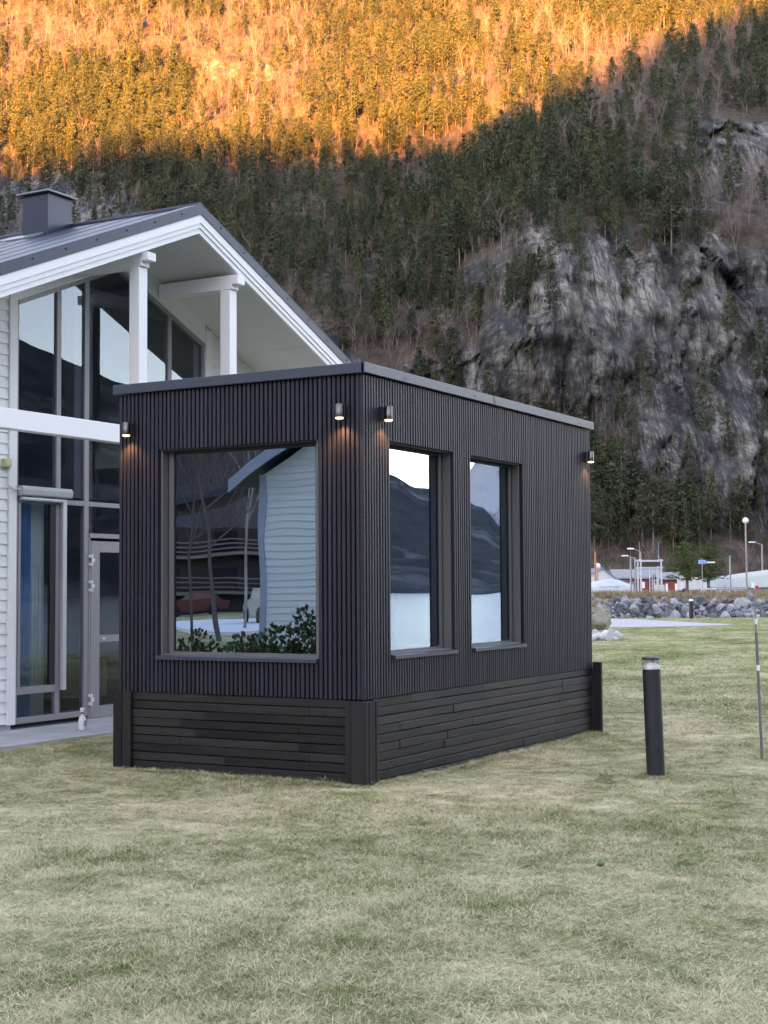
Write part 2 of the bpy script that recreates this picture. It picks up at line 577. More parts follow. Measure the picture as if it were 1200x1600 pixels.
def np_mesh(name, verts, faces, mat=None, smooth=False):
    """verts (n,3), faces (m,k) arrays"""
    verts = np.ascontiguousarray(verts, dtype=np.float32)
    faces = np.ascontiguousarray(faces, dtype=np.int32)
    me = bpy.data.meshes.new(name)
    me.vertices.add(len(verts))
    me.vertices.foreach_set('co', verts.ravel())
    k = faces.shape[1]
    me.loops.add(faces.size)
    me.loops.foreach_set('vertex_index', faces.ravel())
    me.polygons.add(len(faces))
    me.polygons.foreach_set('loop_start', np.arange(0, faces.size, k, dtype=np.int32))
    me.polygons.foreach_set('loop_total', np.full(len(faces), k, dtype=np.int32))
    if smooth:
        me.polygons.foreach_set('use_smooth', np.ones(len(faces), dtype=bool))
    me.update(calc_edges=True)
    me.validate()
    if mat is not None:
        me.materials.append(MAT[mat] if isinstance(mat, str) else mat)
    return me


class Bld:
    """collects simple solids into one mesh"""

    def __init__(self):
        self.bm = bmesh.new()

    def box(self, x0, y0, z0, x1, y1, z1, bev=0.0):
        r = bmesh.ops.create_cube(self.bm, size=1.0)
        for v in r['verts']:
            v.co.x = x0 if v.co.x < 0 else x1
            v.co.y = y0 if v.co.y < 0 else y1
            v.co.z = z0 if v.co.z < 0 else z1
        if bev:
            es = list({e for v in r['verts'] for e in v.link_edges})
            bmesh.ops.bevel(self.bm, geom=es, offset=bev, segments=1, affect='EDGES', clamp_overlap=True)
        return self

    def tube(self, p, q, r, r2=None, n=10, caps=True):
        p, q = Vector(p), Vector(q)
        d = q - p
        L = d.length
        m = Matrix.Translation((p + q) / 2) @ d.to_track_quat('Z', 'Y').to_matrix().to_4x4()
        bmesh.ops.create_cone(self.bm, cap_ends=caps, segments=n, radius1=r, radius2=r if r2 is None else r2, depth=L, matrix=m)
        return self

    def lathe(self, prof, n=20, c=(0, 0, 0)):
        rows = []
        for (r, z) in prof:
            rows.append([self.bm.verts.new((c[0] + r * math.cos(2 * math.pi * i / n), c[1] + r * math.sin(2 * math.pi * i / n), c[2] + z)) for i in range(n)])
        for a, b in zip(rows, rows[1:]):
            for i in range(n):
                j = (i + 1) % n
                self.bm.faces.new((a[i], a[j], b[j], b[i]))
        if prof[0][0] > 0:
            self.bm.faces.new(list(reversed(rows[0])))
        if prof[-1][0] > 0:
            self.bm.faces.new(rows[-1])
        return self

    def ball(self, c, r, sub=2):
        bmesh.ops.create_icosphere(self.bm, subdivisions=sub, radius=r, matrix=Matrix.Translation(c))
        return self

    def prism(self, poly, axis, lo, hi):
        """poly: 2D points in the other two axes (in order), pushed along axis"""
        def mk(p, t):
            if axis == 0:
                return (t, p[0], p[1])
            if axis == 1:
                return (p[0], t, p[1])
            return (p[0], p[1], t)
        a = [self.bm.verts.new(mk(p, lo)) for p in poly]
        b = [self.bm.verts.new(mk(p, hi)) for p in poly]
        n = len(poly)
        self.bm.faces.new(a)
        self.bm.faces.new(list(reversed(b)))
        for i in range(n):
            j = (i + 1) % n
            self.bm.faces.new((a[i], b[i], b[j], a[j]))
        return self

    def hull(self, sections):
        """loft through sections (lists of points of equal count), capped"""
        rows = [[self.bm.verts.new(p) for p in s] for s in sections]
        n = len(rows[0])
        for a, b in zip(rows, rows[1:]):
            for i in range(n):
                j = (i + 1) % n
                try:
                    self.bm.faces.new((a[i], a[j], b[j], b[i]))
                except ValueError:
                    pass
        self.bm.faces.new(rows[0])
        self.bm.faces.new(list(reversed(rows[-1])))
        return self

    def mesh(self, name, mat=None, smooth=False):
        bmesh.ops.recalc_face_normals(self.bm, faces=self.bm.faces)
        me = bpy.data.meshes.new(name)
        self.bm.to_mesh(me)
        self.bm.free()
        if smooth:
            me.polygons.foreach_set('use_smooth', [True] * len(me.polygons))
            try:
                me.set_sharp_from_angle(angle=math.radians(40))
            except Exception:
                pass
        if mat is not None:
            me.materials.append(MAT[mat] if isinstance(mat, str) else mat)
        return me

    def obj(self, name, mat, parent=None, smooth=False, loc=None):
        return link(name, self.mesh(name, mat, smooth), None, parent, loc)


def tag(o, label=None, cat=None, group=None, kind=None):
    if label:
        o['label'] = label
    if cat:
        o['category'] = cat
    if group:
        o['group'] = group
    if kind:
        o['kind'] = kind
    return o


def thing(name, label, cat, loc=(0, 0, 0), rz=0.0, group=None):
    o = bpy.data.objects.new(name, None)
    o.empty_display_size = 0.2
    COL.objects.link(o)
    o.location = loc
    o.rotation_euler = (0, 0, rz)
    return tag(o, label, cat, group)


def structure(o):
    o['kind'] = 'structure'
    return o


def stuff(o):
    o['kind'] = 'stuff'
    return o


def copy_tree(o, parent=None):
    c = o.copy()
    COL.objects.link(c)
    c.parent = parent
    for ch in o.children:
        copy_tree(ch, c)
    return c


def slab(name, poly, z0, z1, mat):
    b = Bld()
    b.prism(poly, 2, z0, z1)
    return b.obj(name, mat)


# ------------------------------------------------------------------ terrain
def grid_mesh(name, P, mat, smooth=True):
    nu, nv = P.shape[:2]
    idx = np.arange(nu * nv).reshape(nu, nv)
    f = np.stack([idx[:-1, :-1], idx[1:, :-1], idx[1:, 1:], idx[:-1, 1:]], -1).reshape(-1, 4)
    return np_mesh(name, P.reshape(-1, 3), f, mat, smooth)


def add_attr(me, name, vals):
    at_ = me.attributes.new(name, 'FLOAT', 'POINT')
    at_.data.foreach_set('value', np.asarray(vals, dtype=np.float32).ravel())


# lawn: gentle turf, dropping to the fjord in the south and to the embankment in the east
def lawn_height(X, Y):
    und = 0.018 * vnoise(X * 0.45, Y * 0.45, 0, 3) + 0.008 * vnoise(X * 1.7, Y * 1.7, 0, 4)
    a = (X - CAM.x) * FX + (Y - CAM.y) * FY
    z = und * sstep(40, 20, X) - 0.012
    z = z - 1.8 * sstep(69.6, 73, a)
    z = z - 1.8 * sstep(-7.5, -11.0, Y + 0.6 * vnoise(X * 0.12, 0 * X, 0, 8))
    return z


gx = np.concatenate([np.arange(-220, -14, 8.0), np.arange(-14, 14, 0.25), np.arange(14, 80, 1.0)])
gy = np.concatenate([np.arange(-16, 14, 0.25), np.arange(14, 60, 1.5), np.arange(60, 261, 10.0)])
GX, GY = np.meshgrid(gx, gy, indexing='ij')
lawn = link('lawn', grid_mesh('lawn', np.stack([GX, GY, lawn_height(GX, GY)], -1), 'lawn'))
structure(lawn)

water = link('water', pymesh('water', [(-6000, -6000, -1.0), (6000, -6000, -1.0), (6000, 6000, -1.0), (-6000, 6000, -1.0)], [(0, 1, 2, 3)], 'water'))
structure(water)


def quad_ab(name, pts, z0, z1, mat):
    return structure(slab(name, [ab(a, b) for a, b in pts], z0, z1, mat))


quad_ab('quay', [(97, -160), (97, 26), (112, 52), (190, 70), (300, 110), (300, -160)], -1.6, 0.75, 'quay')

# gravel path at the far end of the lawn
pth = [(30.0, 17.6), (40.33, 13.84), (41.8, 11.79), (43.48, 10.62), (45.1, 9.87), (46.73, 11.1), (49.33, 13.5), (52.85, 16.41), (54.84, 19.48), (53.0, 26.0)]
structure(slab('path', pth, -0.08, 0.022, 'path'))

# --- the wooded mountain across the harbour (parametrised up its slope, so cliffs keep their detail)
PC = np.array([(240, 0.4), (265, 1.2), (280, 6), (292, 14), (299, 40), (309, 70), (328, 86), (352, 97), (362, 113), (420, 150), (520, 212), (640, 300), (820, 420)], float)
PS = np.array([(240, 0.4), (265, 1.2), (285, 9), (300, 24), (325, 47), (352, 72), (385, 93), (420, 118), (470, 160), (520, 200), (580, 245), (640, 296), (820, 420)], float)


def prof(P, t):
    s = np.concatenate([[0], np.cumsum(np.hypot(np.diff(P[:, 0]), np.diff(P[:, 1])))])
    s = s / s[-1]
    return np.interp(t, s, P[:, 0]), np.interp(t, s, P[:, 1])


nb, nt = 640, 600
bb = np.linspace(-1, 1, nb)
bb = 190 * bb + 90 * bb ** 5
tt = np.linspace(0, 1, nt) ** 1.15
Bm, Tm = np.meshgrid(bb, tt, indexing='ij')
aC, zC = prof(PC, Tm)
aS, zS = prof(PS, Tm)
wC = sstep(14, 46, Bm + 10 * vnoise(Bm * 0.03, zS * 0.04, 0, 21))
A0 = aC * wC + aS * (1 - wC)
Z0 = zC * wC + zS * (1 - wC)

# rock fields: (b, z, half-width, half-height, strength, light or dark)
fields = [(72, 52, 44, 27, 1.15, 0.02), (48, 66, 13, 11, 1.2, 0.10), (92, 60, 22, 26, 1.0, 0.05), (35, 50, 13, 13, 1.0, -0.01), (27, 44, 20, 17, 1.25, 0.0),
          (4, 42, 13, 13, 1.0, -0.02), (-14, 50, 14, 12, 1.05, -0.04), (-30, 62, 12, 12, 1.0, 0.0), (-112, 108, 36, 19, 1.3, 0.05), (-40, 74, 8, 6, 0.9, 0.05), (-82, 108, 18, 8, 0.7, 0.0),
          (104, 110, 22, 10, 1.15, 0.04), (100, 30, 34, 20, 1.1, -0.02), (62, 30, 12, 12, 0.9, -0.02), (78, 98, 16, 4, 0.6, 0.0), (-52, 182, 8, 9, 0.7, 0.05), (14, 172, 10, 7, 0.8, 0.04), (72, 172, 6, 12, 0.7, 0.02),
          (30, 204, 10, 8, 0.6, 0.04), (-20, 150, 9, 7, 0.45, 0.04), (58, 20, 30, 10, 0.35, 0.0), (110, 30, 26, 18, 0.9, 0.0), (-60, 82, 14, 7, 0.5, 0.0), (12, 70, 10, 6, 0.4, 0.05)]
rock = np.zeros_like(Bm)
tone = np.zeros_like(Bm)
wob = 11 * fbm(Bm * 0.05, Z0 * 0.06, 0, 31, 5)
wob2 = 9 * fbm(Bm * 0.06, Z0 * 0.05, 0, 32, 5)
for (fb, fz, hb, hz, st, dk) in fields:
    q = ((Bm + wob - fb) / hb) ** 2 + ((Z0 + wob2 - fz) / hz) ** 2
    g = np.exp(-q ** 1.6 * 0.7)
    rock = np.maximum(rock, st * g)
    tone = tone + dk * g
rock = rock + 0.36 * fbm(Bm * 0.045, Z0 * 0.06, 0, 41, 5) * sstep(5, 30, Z0)
rock = np.clip(rock, 0, 1.2)
rk = sstep(0.35, 0.7, rock)



def cells(x, y, seed):
    """nearest jittered cell: its two hashes and the offset from its centre"""
    ix, iy = np.floor(x), np.floor(y)
    best = np.full(x.shape, 9e9)
    h1, h2, ox, oy = [np.zeros(x.shape) for _ in range(4)]
    for dx in (-1, 0, 1):
        for dy in (-1, 0, 1):
            cx_, cy_ = ix + dx, iy + dy
            px_ = cx_ + _hash(cx_, cy_, 0 * cx_, seed)
            py_ = cy_ + _hash(cx_, cy_, 0 * cx_, seed + 1)
            d_ = (x - px_) ** 2 + (y - py_) ** 2
            m_ = d_ < best
            best = np.where(m_, d_, best)
            h1 = np.where(m_, _hash(cx_, cy_, 0 * cx_, seed + 2), h1)
            h2 = np.where(m_, _hash(cx_, cy_, 0 * cx_, seed + 3), h2)
            ox = np.where(m_, x - px_, ox)
            oy = np.where(m_, y - py_, oy)
    return h1, h2, ox, oy


cw = 1.2 * vnoise(Bm * .2, Z0 * .2, 0, 9)
c1 = cells((Bm + cw) / 10.0, (Z0 + 0.35 * Bm) / 20.0, 301)
c2 = cells((Bm + cw) / 4.0, (Z0 + 0.2 * Bm) / 8.0, 311)
c3 = cells((Bm + cw) / 1.7, Z0 / 3.0, 321)
ridge = 1 - np.abs(fbm(Bm * 0.16 + 0.5 * vnoise(Bm * .05, Z0 * .05, 0, 7), Z0 * 0.035, 0, 51, 3))
ledges = fbm(Bm * 0.03 + Z0 * 0.04, Z0 * 0.16, 0, 52, 3)
D = 9 * fbm(Bm * 0.014, Z0 * 0.018, 0, 60, 3) + 3.0 * fbm(Bm * 0.06, Z0 * 0.07, 0, 61, 3)
warp = 2.5 * vnoise(Bm * .09, Z0 * .09, 0, 8)
crack = (1 - np.abs(vnoise(Bm * 0.11 + warp * .11, Z0 * 0.028, 0, 55))) ** 7 + 0.6 * (1 - np.abs(vnoise(Bm * 0.27 + warp * .2 + 9, Z0 * 0.05, 0, 56))) ** 6
stepped = np.floor((Z0 + 5 * vnoise(Bm * .035, Z0 * .03, 0, 57)) / 7.5)
stp = _hash(stepped, np.floor((Bm + warp) / 9.0), 0 * stepped, 58) - 0.5
blocks = 4.5 * (c1[0] - .5) + 5.0 * (c1[1] - .5) * c1[2] + 4.0 * (c1[0] - .5) * c1[3]
blocks = blocks + 2.2 * (c2[0] - .5) + 2.4 * (c2[1] - .5) * c2[2] + 0.9 * (c3[0] - .5) + 1.2 * (c3[1] - .5) * c3[2]
D = D + rk * (1.5 * (ridge - 0.6) + 1.6 * ledges - 2.4 * crack + 1.6 * stp + blocks)
tone = tone + 0.10 * (c1[1] - .5) + 0.09 * (c2[1] - .5) + 0.06 * (c3[0] - .5) - 0.06 * crack
gul = np.exp(-((Bm - 21 - 0.25 * (60 - Z0)) / 2.6) ** 2) * sstep(70, 55, Z0) * sstep(22, 35, Z0)
gul = gul + 0.8 * np.exp(-((Bm - 64 + 0.12 * (Z0 - 60)) / 2.0) ** 2) * sstep(86, 70, Z0) * sstep(20, 40, Z0)
gul = gul + 0.7 * np.exp(-((Bm - 80 + 0.2 * (Z0 - 60)) / 2.2) ** 2) * sstep(84, 70, Z0) * sstep(30, 44, Z0)
D = D - 7.0 * gul
fade = sstep(0.0, 12, Z0)
Am = A0 - D * fade
Zm = Z0 + (0.6 * fbm(Bm * 0.10, A0 * 0.10, 0, 63, 3) - 0.10 * D) * fade
MX = CAM.x + Am * FX + Bm * RX
MY = CAM.y + Am * FY + Bm * RY
MP = np.stack([MX, MY, Zm], -1)
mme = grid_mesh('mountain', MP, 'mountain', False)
add_attr(mme, 'rock', rock)
add_attr(mme, 'tone', tone)
sco = mme.attributes.new('slope_co', 'FLOAT_VECTOR', 'POINT')
sco.data.foreach_set('vector', np.stack([Bm, Z0 + 0.35 * (A0 - 260), 0 * Bm], -1).astype(np.float32).ravel())
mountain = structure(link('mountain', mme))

# --- the mountain on the other side of the fjord: its crest shades the valley and lets the low sun reach only the upper forest
lit_from = [(-260, 440, 135), (-117, 440, 135), (-58, 440, 135), (0, 451, 143), (20, 453, 145), (43, 393, 131), (60, 420, 148), (79, 449, 168), (132, 497, 198), (220, 540, 225)]
CR = 1100.0
crest_az, crest_h = [], []
for (b_, a_, z_) in lit_from:
    x, y = ab(a_, b_)
    px, py = x - CAM.x, y - CAM.y
    sx, sy = math.cos(SUN_AZ), math.sin(SUN_AZ)
    k = px * sx + py * sy
    s = -k + math.sqrt(k * k - (px * px + py * py) + CR * CR)
    hx, hy = px + s * sx, py + s * sy
    crest_az.append(math.degrees(math.atan2(hy, hx)) % 360 - 360)
    crest_h.append(z_ + s * math.tan(SUN_EL))
tab = sorted(list(zip(crest_az, crest_h)) + [(-245, 300), (-215, 340), (-190, 360), (-120, 330), (-90, 315), (-60, 262), (-50, 240), (-44, 200), (-39, 160), (-34, 122), (-29, 90), (-27, 76), (-25, 62), (-24, 48), (-21, 22), (-17, 0)])
taz = np.array([q[0] for q in tab])
tht = np.array([q[1] for q in tab])
az = np.linspace(-245, -17, 620)
crest = np.interp(az, taz, tht)
foot = np.interp(az, [-245, -200, -170, -120, -90, -40, -17], [120, 120, 330, 430, 480, 560, 620])
q = np.concatenate([np.linspace(0, 1, 46), 1 + np.linspace(0.04, 0.6, 9)])
AZ, Q = np.meshgrid(np.radians(az), q, indexing='ij')
FT = foot[:, None] + 0 * Q
RR = FT + (CR - FT) * Q
hq = np.where(Q <= 1, Q ** 1.15, 1 - 0.9 * (Q - 1))
HH = crest[:, None] * hq
wobf = np.clip(np.minimum(Q, 1 - Q) * 4, 0, 1)
fx_, fy_ = CAM.x + RR * np.cos(AZ), CAM.y + RR * np.sin(AZ)
HH = HH + wobf * np.minimum(18, 0.07 * crest[:, None]) * fbm(fx_ * 0.008, fy_ * 0.008, 0, 71, 5) + 2.0 * vnoise(fx_ * 0.05, fy_ * 0.05, 0, 72) * np.clip(Q * 5, 0, 1)
HH = np.where(Q < 0.01, -3.0, HH)
structure(link('far_mountain', grid_mesh('far_mountain', np.stack([fx_, fy_, HH], -1), 'far_mountain', False)))

# snowy mountain farther out; its ridge runs nearly along the sun's direction, so the flank we mirror stays in shade
ax_, ay_ = math.cos(math.radians(8)), math.sin(math.radians(8))        # along the ridge
nx_, ny_ = math.cos(math.radians(98)), math.sin(math.radians(98))      # the way the visible flank faces
SX0, SY0 = CAM.x + 2300 * math.cos(math.radians(-25)), CAM.y + 2300 * math.sin(math.radians(-25))
SU, SV = np.meshgrid(np.linspace(-900, 1500, 110), np.linspace(-700, 450, 60), indexing='ij')
sx2 = SX0 + SU * ax_ + SV * nx_
sy2 = SY0 + SU * ay_ + SV * ny_
pk = np.interp(SU, [-900, -150, 0, 100, 200, 500, 1000, 1500], [0, 0, 70, 210, 300, 350, 270, 0])
H2 = pk * (1 - np.abs(SV + 120) / 580) + 55 * fbm(sx2 * 0.004, sy2 * 0.004, 0, 81, 6) * np.clip(pk / 200, 0, 1) - 8
structure(link('snowy_mountain', grid_mesh('snowy_mountain', np.stack([sx2, sy2, H2], -1), 'snowpeak', False)))


# unseen ridge added to block the sun: it keeps the snowy mountain in the evening shade
LT, LS = np.meshgrid(np.linspace(700, 2700, 60), np.linspace(-420, 420, 24), indexing='ij')
rcx, rcy = 700 * math.cos(SUN_AZ), 700 * math.sin(SUN_AZ)
hx2 = CAM.x + rcx + LT * 0.342 + LS * math.cos(SUN_AZ)
hy2 = CAM.y + rcy - LT * 0.940 + LS * math.sin(SUN_AZ)
hz2 = 800 * (1 - np.abs(LS) / 420) * sstep(700, 1000, LT) * sstep(2700, 2400, LT) + 40 * fbm(hx2 * .004, hy2 * .004, 0, 88, 5) - 30
structure(link('sun_block_ridge', grid_mesh('sun_block_ridge', np.stack([hx2, hy2, hz2], -1), 'far_mountain', False)))

# ------------------------------------------------------------------ trees
def trunk_mesh(name, h, r, mat, lean=0.0, n=6):
    b = Bld()
    b.tube((0, 0, -0.4), (lean * 0.4, 0, h * 0.5), r, r * 0.7, n)
    b.tube((lean * 0.4, 0, h * 0.5), (lean, 0, h * 0.97), r * 0.7, r * 0.12, n)
    return b.mesh(name, mat)


def cards(centres, sizes, k, rng, flat=0.6):
    """k small random triangles round each centre"""
    n = len(centres)
    c = np.repeat(centres, k, axis=0)
    s = np.repeat(sizes, k)[:, None]
    c = c + rng.normal(0, 0.45, (n * k, 3)) * s * np.array([1, 1, flat])
    d1 = rng.normal(0, 1, (n * k, 3))
    d1 /= np.linalg.norm(d1, axis=1)[:, None]
    d2 = rng.normal(0, 1, (n * k, 3))
    d2 -= d1 * (d1 * d2).sum(1)[:, None]
    d2 /= np.linalg.norm(d2, axis=1)[:, None]
    L = s * rng.uniform(0.55, 1.1, (n * k, 1))
    W = s * rng.uniform(0.22, 0.42, (n * k, 1))
    v = np.stack([c - d1 * L * 0.5 - d2 * W * 0.5, c - d1 * L * 0.5 + d2 * W * 0.5, c + d1 * L * 0.6], 1).reshape(-1, 3)
    f = np.arange(len(v)).reshape(-1, 3)
    return v, f


def conifer_crown(name, h, rng, style, mat, dens=1.0):
    """branches in loose whorls, foliage cards strung along them; gaps left between"""
    cs, ss = [], []
    if style == 'spruce':
        z0, zmax, rmax = h * 0.06, h, h * 0.19
    elif style == 'tall':
        z0, zmax, rmax = h * 0.32, h, h * 0.19
    elif style == 'broad':
        z0, zmax, rmax = h * 0.28, h, h * 0.50
    else:
        z0, zmax, rmax = h * 0.18, h, h * 0.24
    nbr = int((36 if style != 'broad' else 50) * dens)
    for i in range(nbr):
        t = (i + rng.random()) / nbr
        z = z0 + (zmax - z0) * t
        if style == 'spruce':
            R = rmax * (1 - t) ** 0.85 + 0.15
        elif style == 'broad':
            z = z0 + (zmax - z0) * (math.floor(t * 9) + 0.35 * rng.random()) / 9
            R = rmax * math.sin(math.pi * min(1, 0.16 + 0.82 * t)) ** 0.7 * rng.uniform(0.45, 1.15)
        else:
            R = rmax * min(1.0, 0.45 + 1.2 * t, 1.75 * (1.02 - t)) * rng.uniform(0.5, 1.15)
        an = i * 2.4 + rng.normal(0, 0.5)
        m = max(2, int(R / (h * 0.045)))
        droop = -0.25 if style == 'spruce' else 0.12
        for j in range(m):
            u = (j + 0.7) / m
            if rng.random() < 0.12:
                continue
            cs.append((math.cos(an) * R * u, math.sin(an) * R * u, z + droop * R * u + rng.normal(0, 0.02 * h)))
            ss.append(h * (0.056 if style != 'broad' else 0.05) * rng.uniform(0.8, 1.25))
    cs.append((0, 0, h * 0.98))
    ss.append(h * 0.04)
    v, f = cards(np.array(cs), np.array(ss) * (0.8 if style == 'broad' else 1), 12 if style != 'broad' else 16, rng, 0.6 if style != 'broad' else 0.28)
    return np_mesh(name, v, f, mat)


def bare_tree(name, h, rng, levels=3, spread=0.45, r0=None, mat=None, twigs=5):
    V, F = [], []

    def seg(p, q, ra, rb):
        d = q - p
        d /= np.linalg.norm(d) + 1e-9
        a = np.cross(d, [0.31, 0.77, 0.55])
        a /= np.linalg.norm(a)
        b = np.cross(d, a)
        i0 = len(V)
        for (c, r) in ((p, ra), (q, rb)):
            for k in range(3):
                V.append(c + r * (a * math.cos(k * 2.094) + b * math.sin(k * 2.094)))
        for k in range(3):
            j = (k + 1) % 3
            F.append((i0 + k, i0 + j, i0 + 3 + j))
            F.append((i0 + k, i0 + 3 + j, i0 + 3 + k))

    def grow(p, d, L, r, lev):
        n = 3
        q = p
        for i in range(n):
            dd = d + rng.normal(0, 0.10, 3)
            dd[2] += 0.06
            dd /= np.linalg.norm(dd)
            e = q + dd * L / n
            seg(q, e, r * (1 - i * 0.22), r * (1 - (i + 1) * 0.22))
            if lev < levels and (lev > 0 or i > 0):
                for k in range(twigs if lev == 0 else 3):
                    s = dd + rng.normal(0, spread, 3)
                    s[2] = abs(s[2]) * 0.8 + 0.25
                    s /= np.linalg.norm(s)
                    u = rng.random()
                    grow(q * (1 - u) + e * u, s, L * rng.uniform(0.32, 0.5), r * 0.38, lev + 1)
            q, d = e, dd

    grow(np.array([0, 0, -0.3]), np.array([0.02, 0.02, 1.0]), h * 0.8, r0 or h * 0.011, 0)
    return np_mesh(name, np.array(V), np.array(F), mat)


class Proto:
    pass


protos = []
rngT = np.random.default_rng(5)
for i, (h, st, mt) in enumerate([(12, 'pine', 'pine'), (13, 'tall', 'pine'), (10.5, 'pine', 'pine'), (14, 'spruce', 'spruce'), (11.5, 'tall', 'pine'), (12.5, 'spruce', 'spruce'), (9.5, 'pine', 'pine'), (13.5, 'pine', 'pine'), (8.5, 'tall', 'pine'), (15, 'tall', 'pine'), (11, 'spruce', 'spruce')]):
    p = Proto()
    p.h = h
    p.trunk = trunk_mesh('pine_trunk', h, h * 0.013, 'bark', rngT.normal(0, 0.2))
    p.crown = conifer_crown('pine_crown', h, rngT, st, mt)
    protos.append(p)
birches = [bare_tree('birch_mesh', h, rngT, 2, 0.5, h * 0.009, 'twig', 6) for h in (10, 11, 9)]
brushes = [bare_tree('brush_mesh', h, rngT, 2, 0.8, 0.05, 'brush', 6) for h in (3.2, 2.6)]


def joined(name, meshes):
    """one mesh of several materials for the scattered wood"""
    bm = bmesh.new()
    me = bpy.data.meshes.new(name)
    for i, m in enumerate(meshes):
        n0 = len(bm.faces)
        bm.from_mesh(m)
        bm.faces.ensure_lookup_table()
        for f in bm.faces[n0:]:
            f.material_index = i
        me.materials.append(m.materials[0])
    bm.to_mesh(me)
    bm.free()
    return me


def proto_collection(name, meshes):
    c = bpy.data.collections.new(name)
    for i, m in enumerate(meshes):
        o = bpy.data.objects.new('%s_%02d' % (name, i), m)
        c.objects.link(o)
    return c


def scatter(name, P, rot, scale, idx, coll):
    me = bpy.data.meshes.new(name)
    P = np.asarray(P, dtype=np.float32)
    me.vertices.add(len(P))
    me.vertices.foreach_set('co', P.ravel())
    a = me.attributes.new('rot', 'FLOAT_VECTOR', 'POINT')
    a.data.foreach_set('vector', np.asarray(rot, dtype=np.float32).ravel())
    a = me.attributes.new('scl', 'FLOAT_VECTOR', 'POINT')
    a.data.foreach_set('vector', np.asarray(scale, dtype=np.float32).ravel())
    a = me.attributes.new('idx', 'INT', 'POINT')
    a.data.foreach_set('value', np.asarray(idx, dtype=np.int32).ravel())
    me.update()
    o = link(name, me)
    ng = bpy.data.node_groups.new(name + '_nodes', 'GeometryNodeTree')
    ng.interface.new_socket('Geometry', in_out='INPUT', socket_type='NodeSocketGeometry')
    ng.interface.new_socket('Geometry', in_out='OUTPUT', socket_type='NodeSocketGeometry')
    nn = ng.nodes
    gi, go = nn.new('NodeGroupInput'), nn.new('NodeGroupOutput')
    iop = nn.new('GeometryNodeInstanceOnPoints')
    ci = nn.new('GeometryNodeCollectionInfo')
    ci.inputs['Collection'].default_value = coll
    ci.inputs['Separate Children'].default_value = True
    ci.inputs['Reset Children'].default_value = True
    ar, as_, ai = [nn.new('GeometryNodeInputNamedAttribute') for _ in range(3)]
    ar.data_type, as_.data_type, ai.data_type = 'FLOAT_VECTOR', 'FLOAT_VECTOR', 'INT'
    for nd, nm in ((ar, 'rot'), (as_, 'scl'), (ai, 'idx')):
        nd.inputs['Name'].default_value = nm
    iop.inputs['Pick Instance'].default_value = True
    L = ng.links.new
    L(gi.outputs[0], iop.inputs['Points'])
    L(ci.outputs[0], iop.inputs['Instance'])
    L(ai.outputs['Attribute'], iop.inputs['Instance Index'])
    e2r = nn.new('FunctionNodeEulerToRotation')
    L(ar.outputs['Attribute'], e2r.inputs[0])
    L(e2r.outputs[0], iop.inputs['Rotation'])
    L(as_.outputs['Attribute'], iop.inputs['Scale'])
    L(iop.outputs[0], go.inputs[0])
    md = o.modifiers.new('scatter', 'NODES')
    md.node_group = ng
    return stuff(o)


# places for the mountain's trees
def sample_mountain(density, rng):
    """density(bm, z, rock) in trees per square metre of slope"""
    P00, P10, P01 = MP[:-1, :-1], MP[1:, :-1], MP[:-1, 1:]
    area = np.linalg.norm(np.cross(P10 - P00, P01 - P00), axis=-1)
    bmid = (Bm[:-1, :-1] + Bm[1:, 1:]) / 2
    zmid = (Zm[:-1, :-1] + Zm[1:, 1:]) / 2
    amid = (Am[:-1, :-1] + Am[1:, 1:]) / 2
    rmid = (rock[:-1, :-1] + rock[1:, 1:]) / 2
    dz = np.abs(P01 - P00)
    steep = dz[..., 2] / (np.hypot(dz[..., 0], dz[..., 1]) + 1e-3)
    lam = area * density(bmid, zmid, rmid, steep)
    lam = lam * ((np.abs(bmid) < 0.34 * amid + 20) & (zmid < 0.50 * amid))
    cnt = rng.poisson(lam)
    I, J = np.nonzero(cnt)
    I, J = np.repeat(I, cnt[I, J]), np.repeat(J, cnt[I, J])
    u, v = rng.random((2, len(I)))
    P = (P00[I, J] + (P10[I, J] - P00[I, J]) * u[:, None] + (P01[I, J] - P00[I, J]) * v[:, None])
    return P, amid[I, J], bmid[I, J], zmid[I, J]


def patch(bm_, z_, seed, s=0.03):
    return fbm(bm_ * s, z_ * s * 1.1, 0, seed, 3)


def pine_density(b_, z_, r_, st_):
    d = 0.084 * sstep(0.66, 0.30, r_) + 0.010 + 0.055 * sstep(0.15, 0.5, patch(b_, z_, 95, 0.06)) * sstep(24, 36, z_)
    d = d * (0.55 + 0.75 * sstep(-0.5, 0.5, patch(b_, z_, 91)))
    d = d * (1 + 0.9 * sstep(48, 34, z_) * sstep(0, 15, b_))
    d = d * sstep(8, 16, z_ + 10 * sstep(20, 40, b_) * 0.3)
    d = d * (1 - 0.80 * sstep(0.15, 0.5, patch(b_, z_, 92, 0.022)))
    return d / (1 + 0.22 * st_)


def birch_density(b_, z_, r_, st_):
    return 0.05 * (1.3 - 0.7 * sstep(100, 130, z_)) * sstep(0.05, 0.5, patch(b_, z_, 92, 0.022)) * sstep(0.7, 0.3, r_) * sstep(6, 14, z_) + 0.006 * sstep(0.9, 0.3, r_)


def brush_density(b_, z_, r_, st_):
    return 0.10 * sstep(22, 12, z_) * sstep(1.0, 3.0, z_) + 0.012 * sstep(0.9, 0.4, r_)


rngS = np.random.default_rng(23)
pP, pA, pB, pZ = sample_mountain(pine_density, rngS)
idx = rngS.integers(0, len(protos), len(pP))
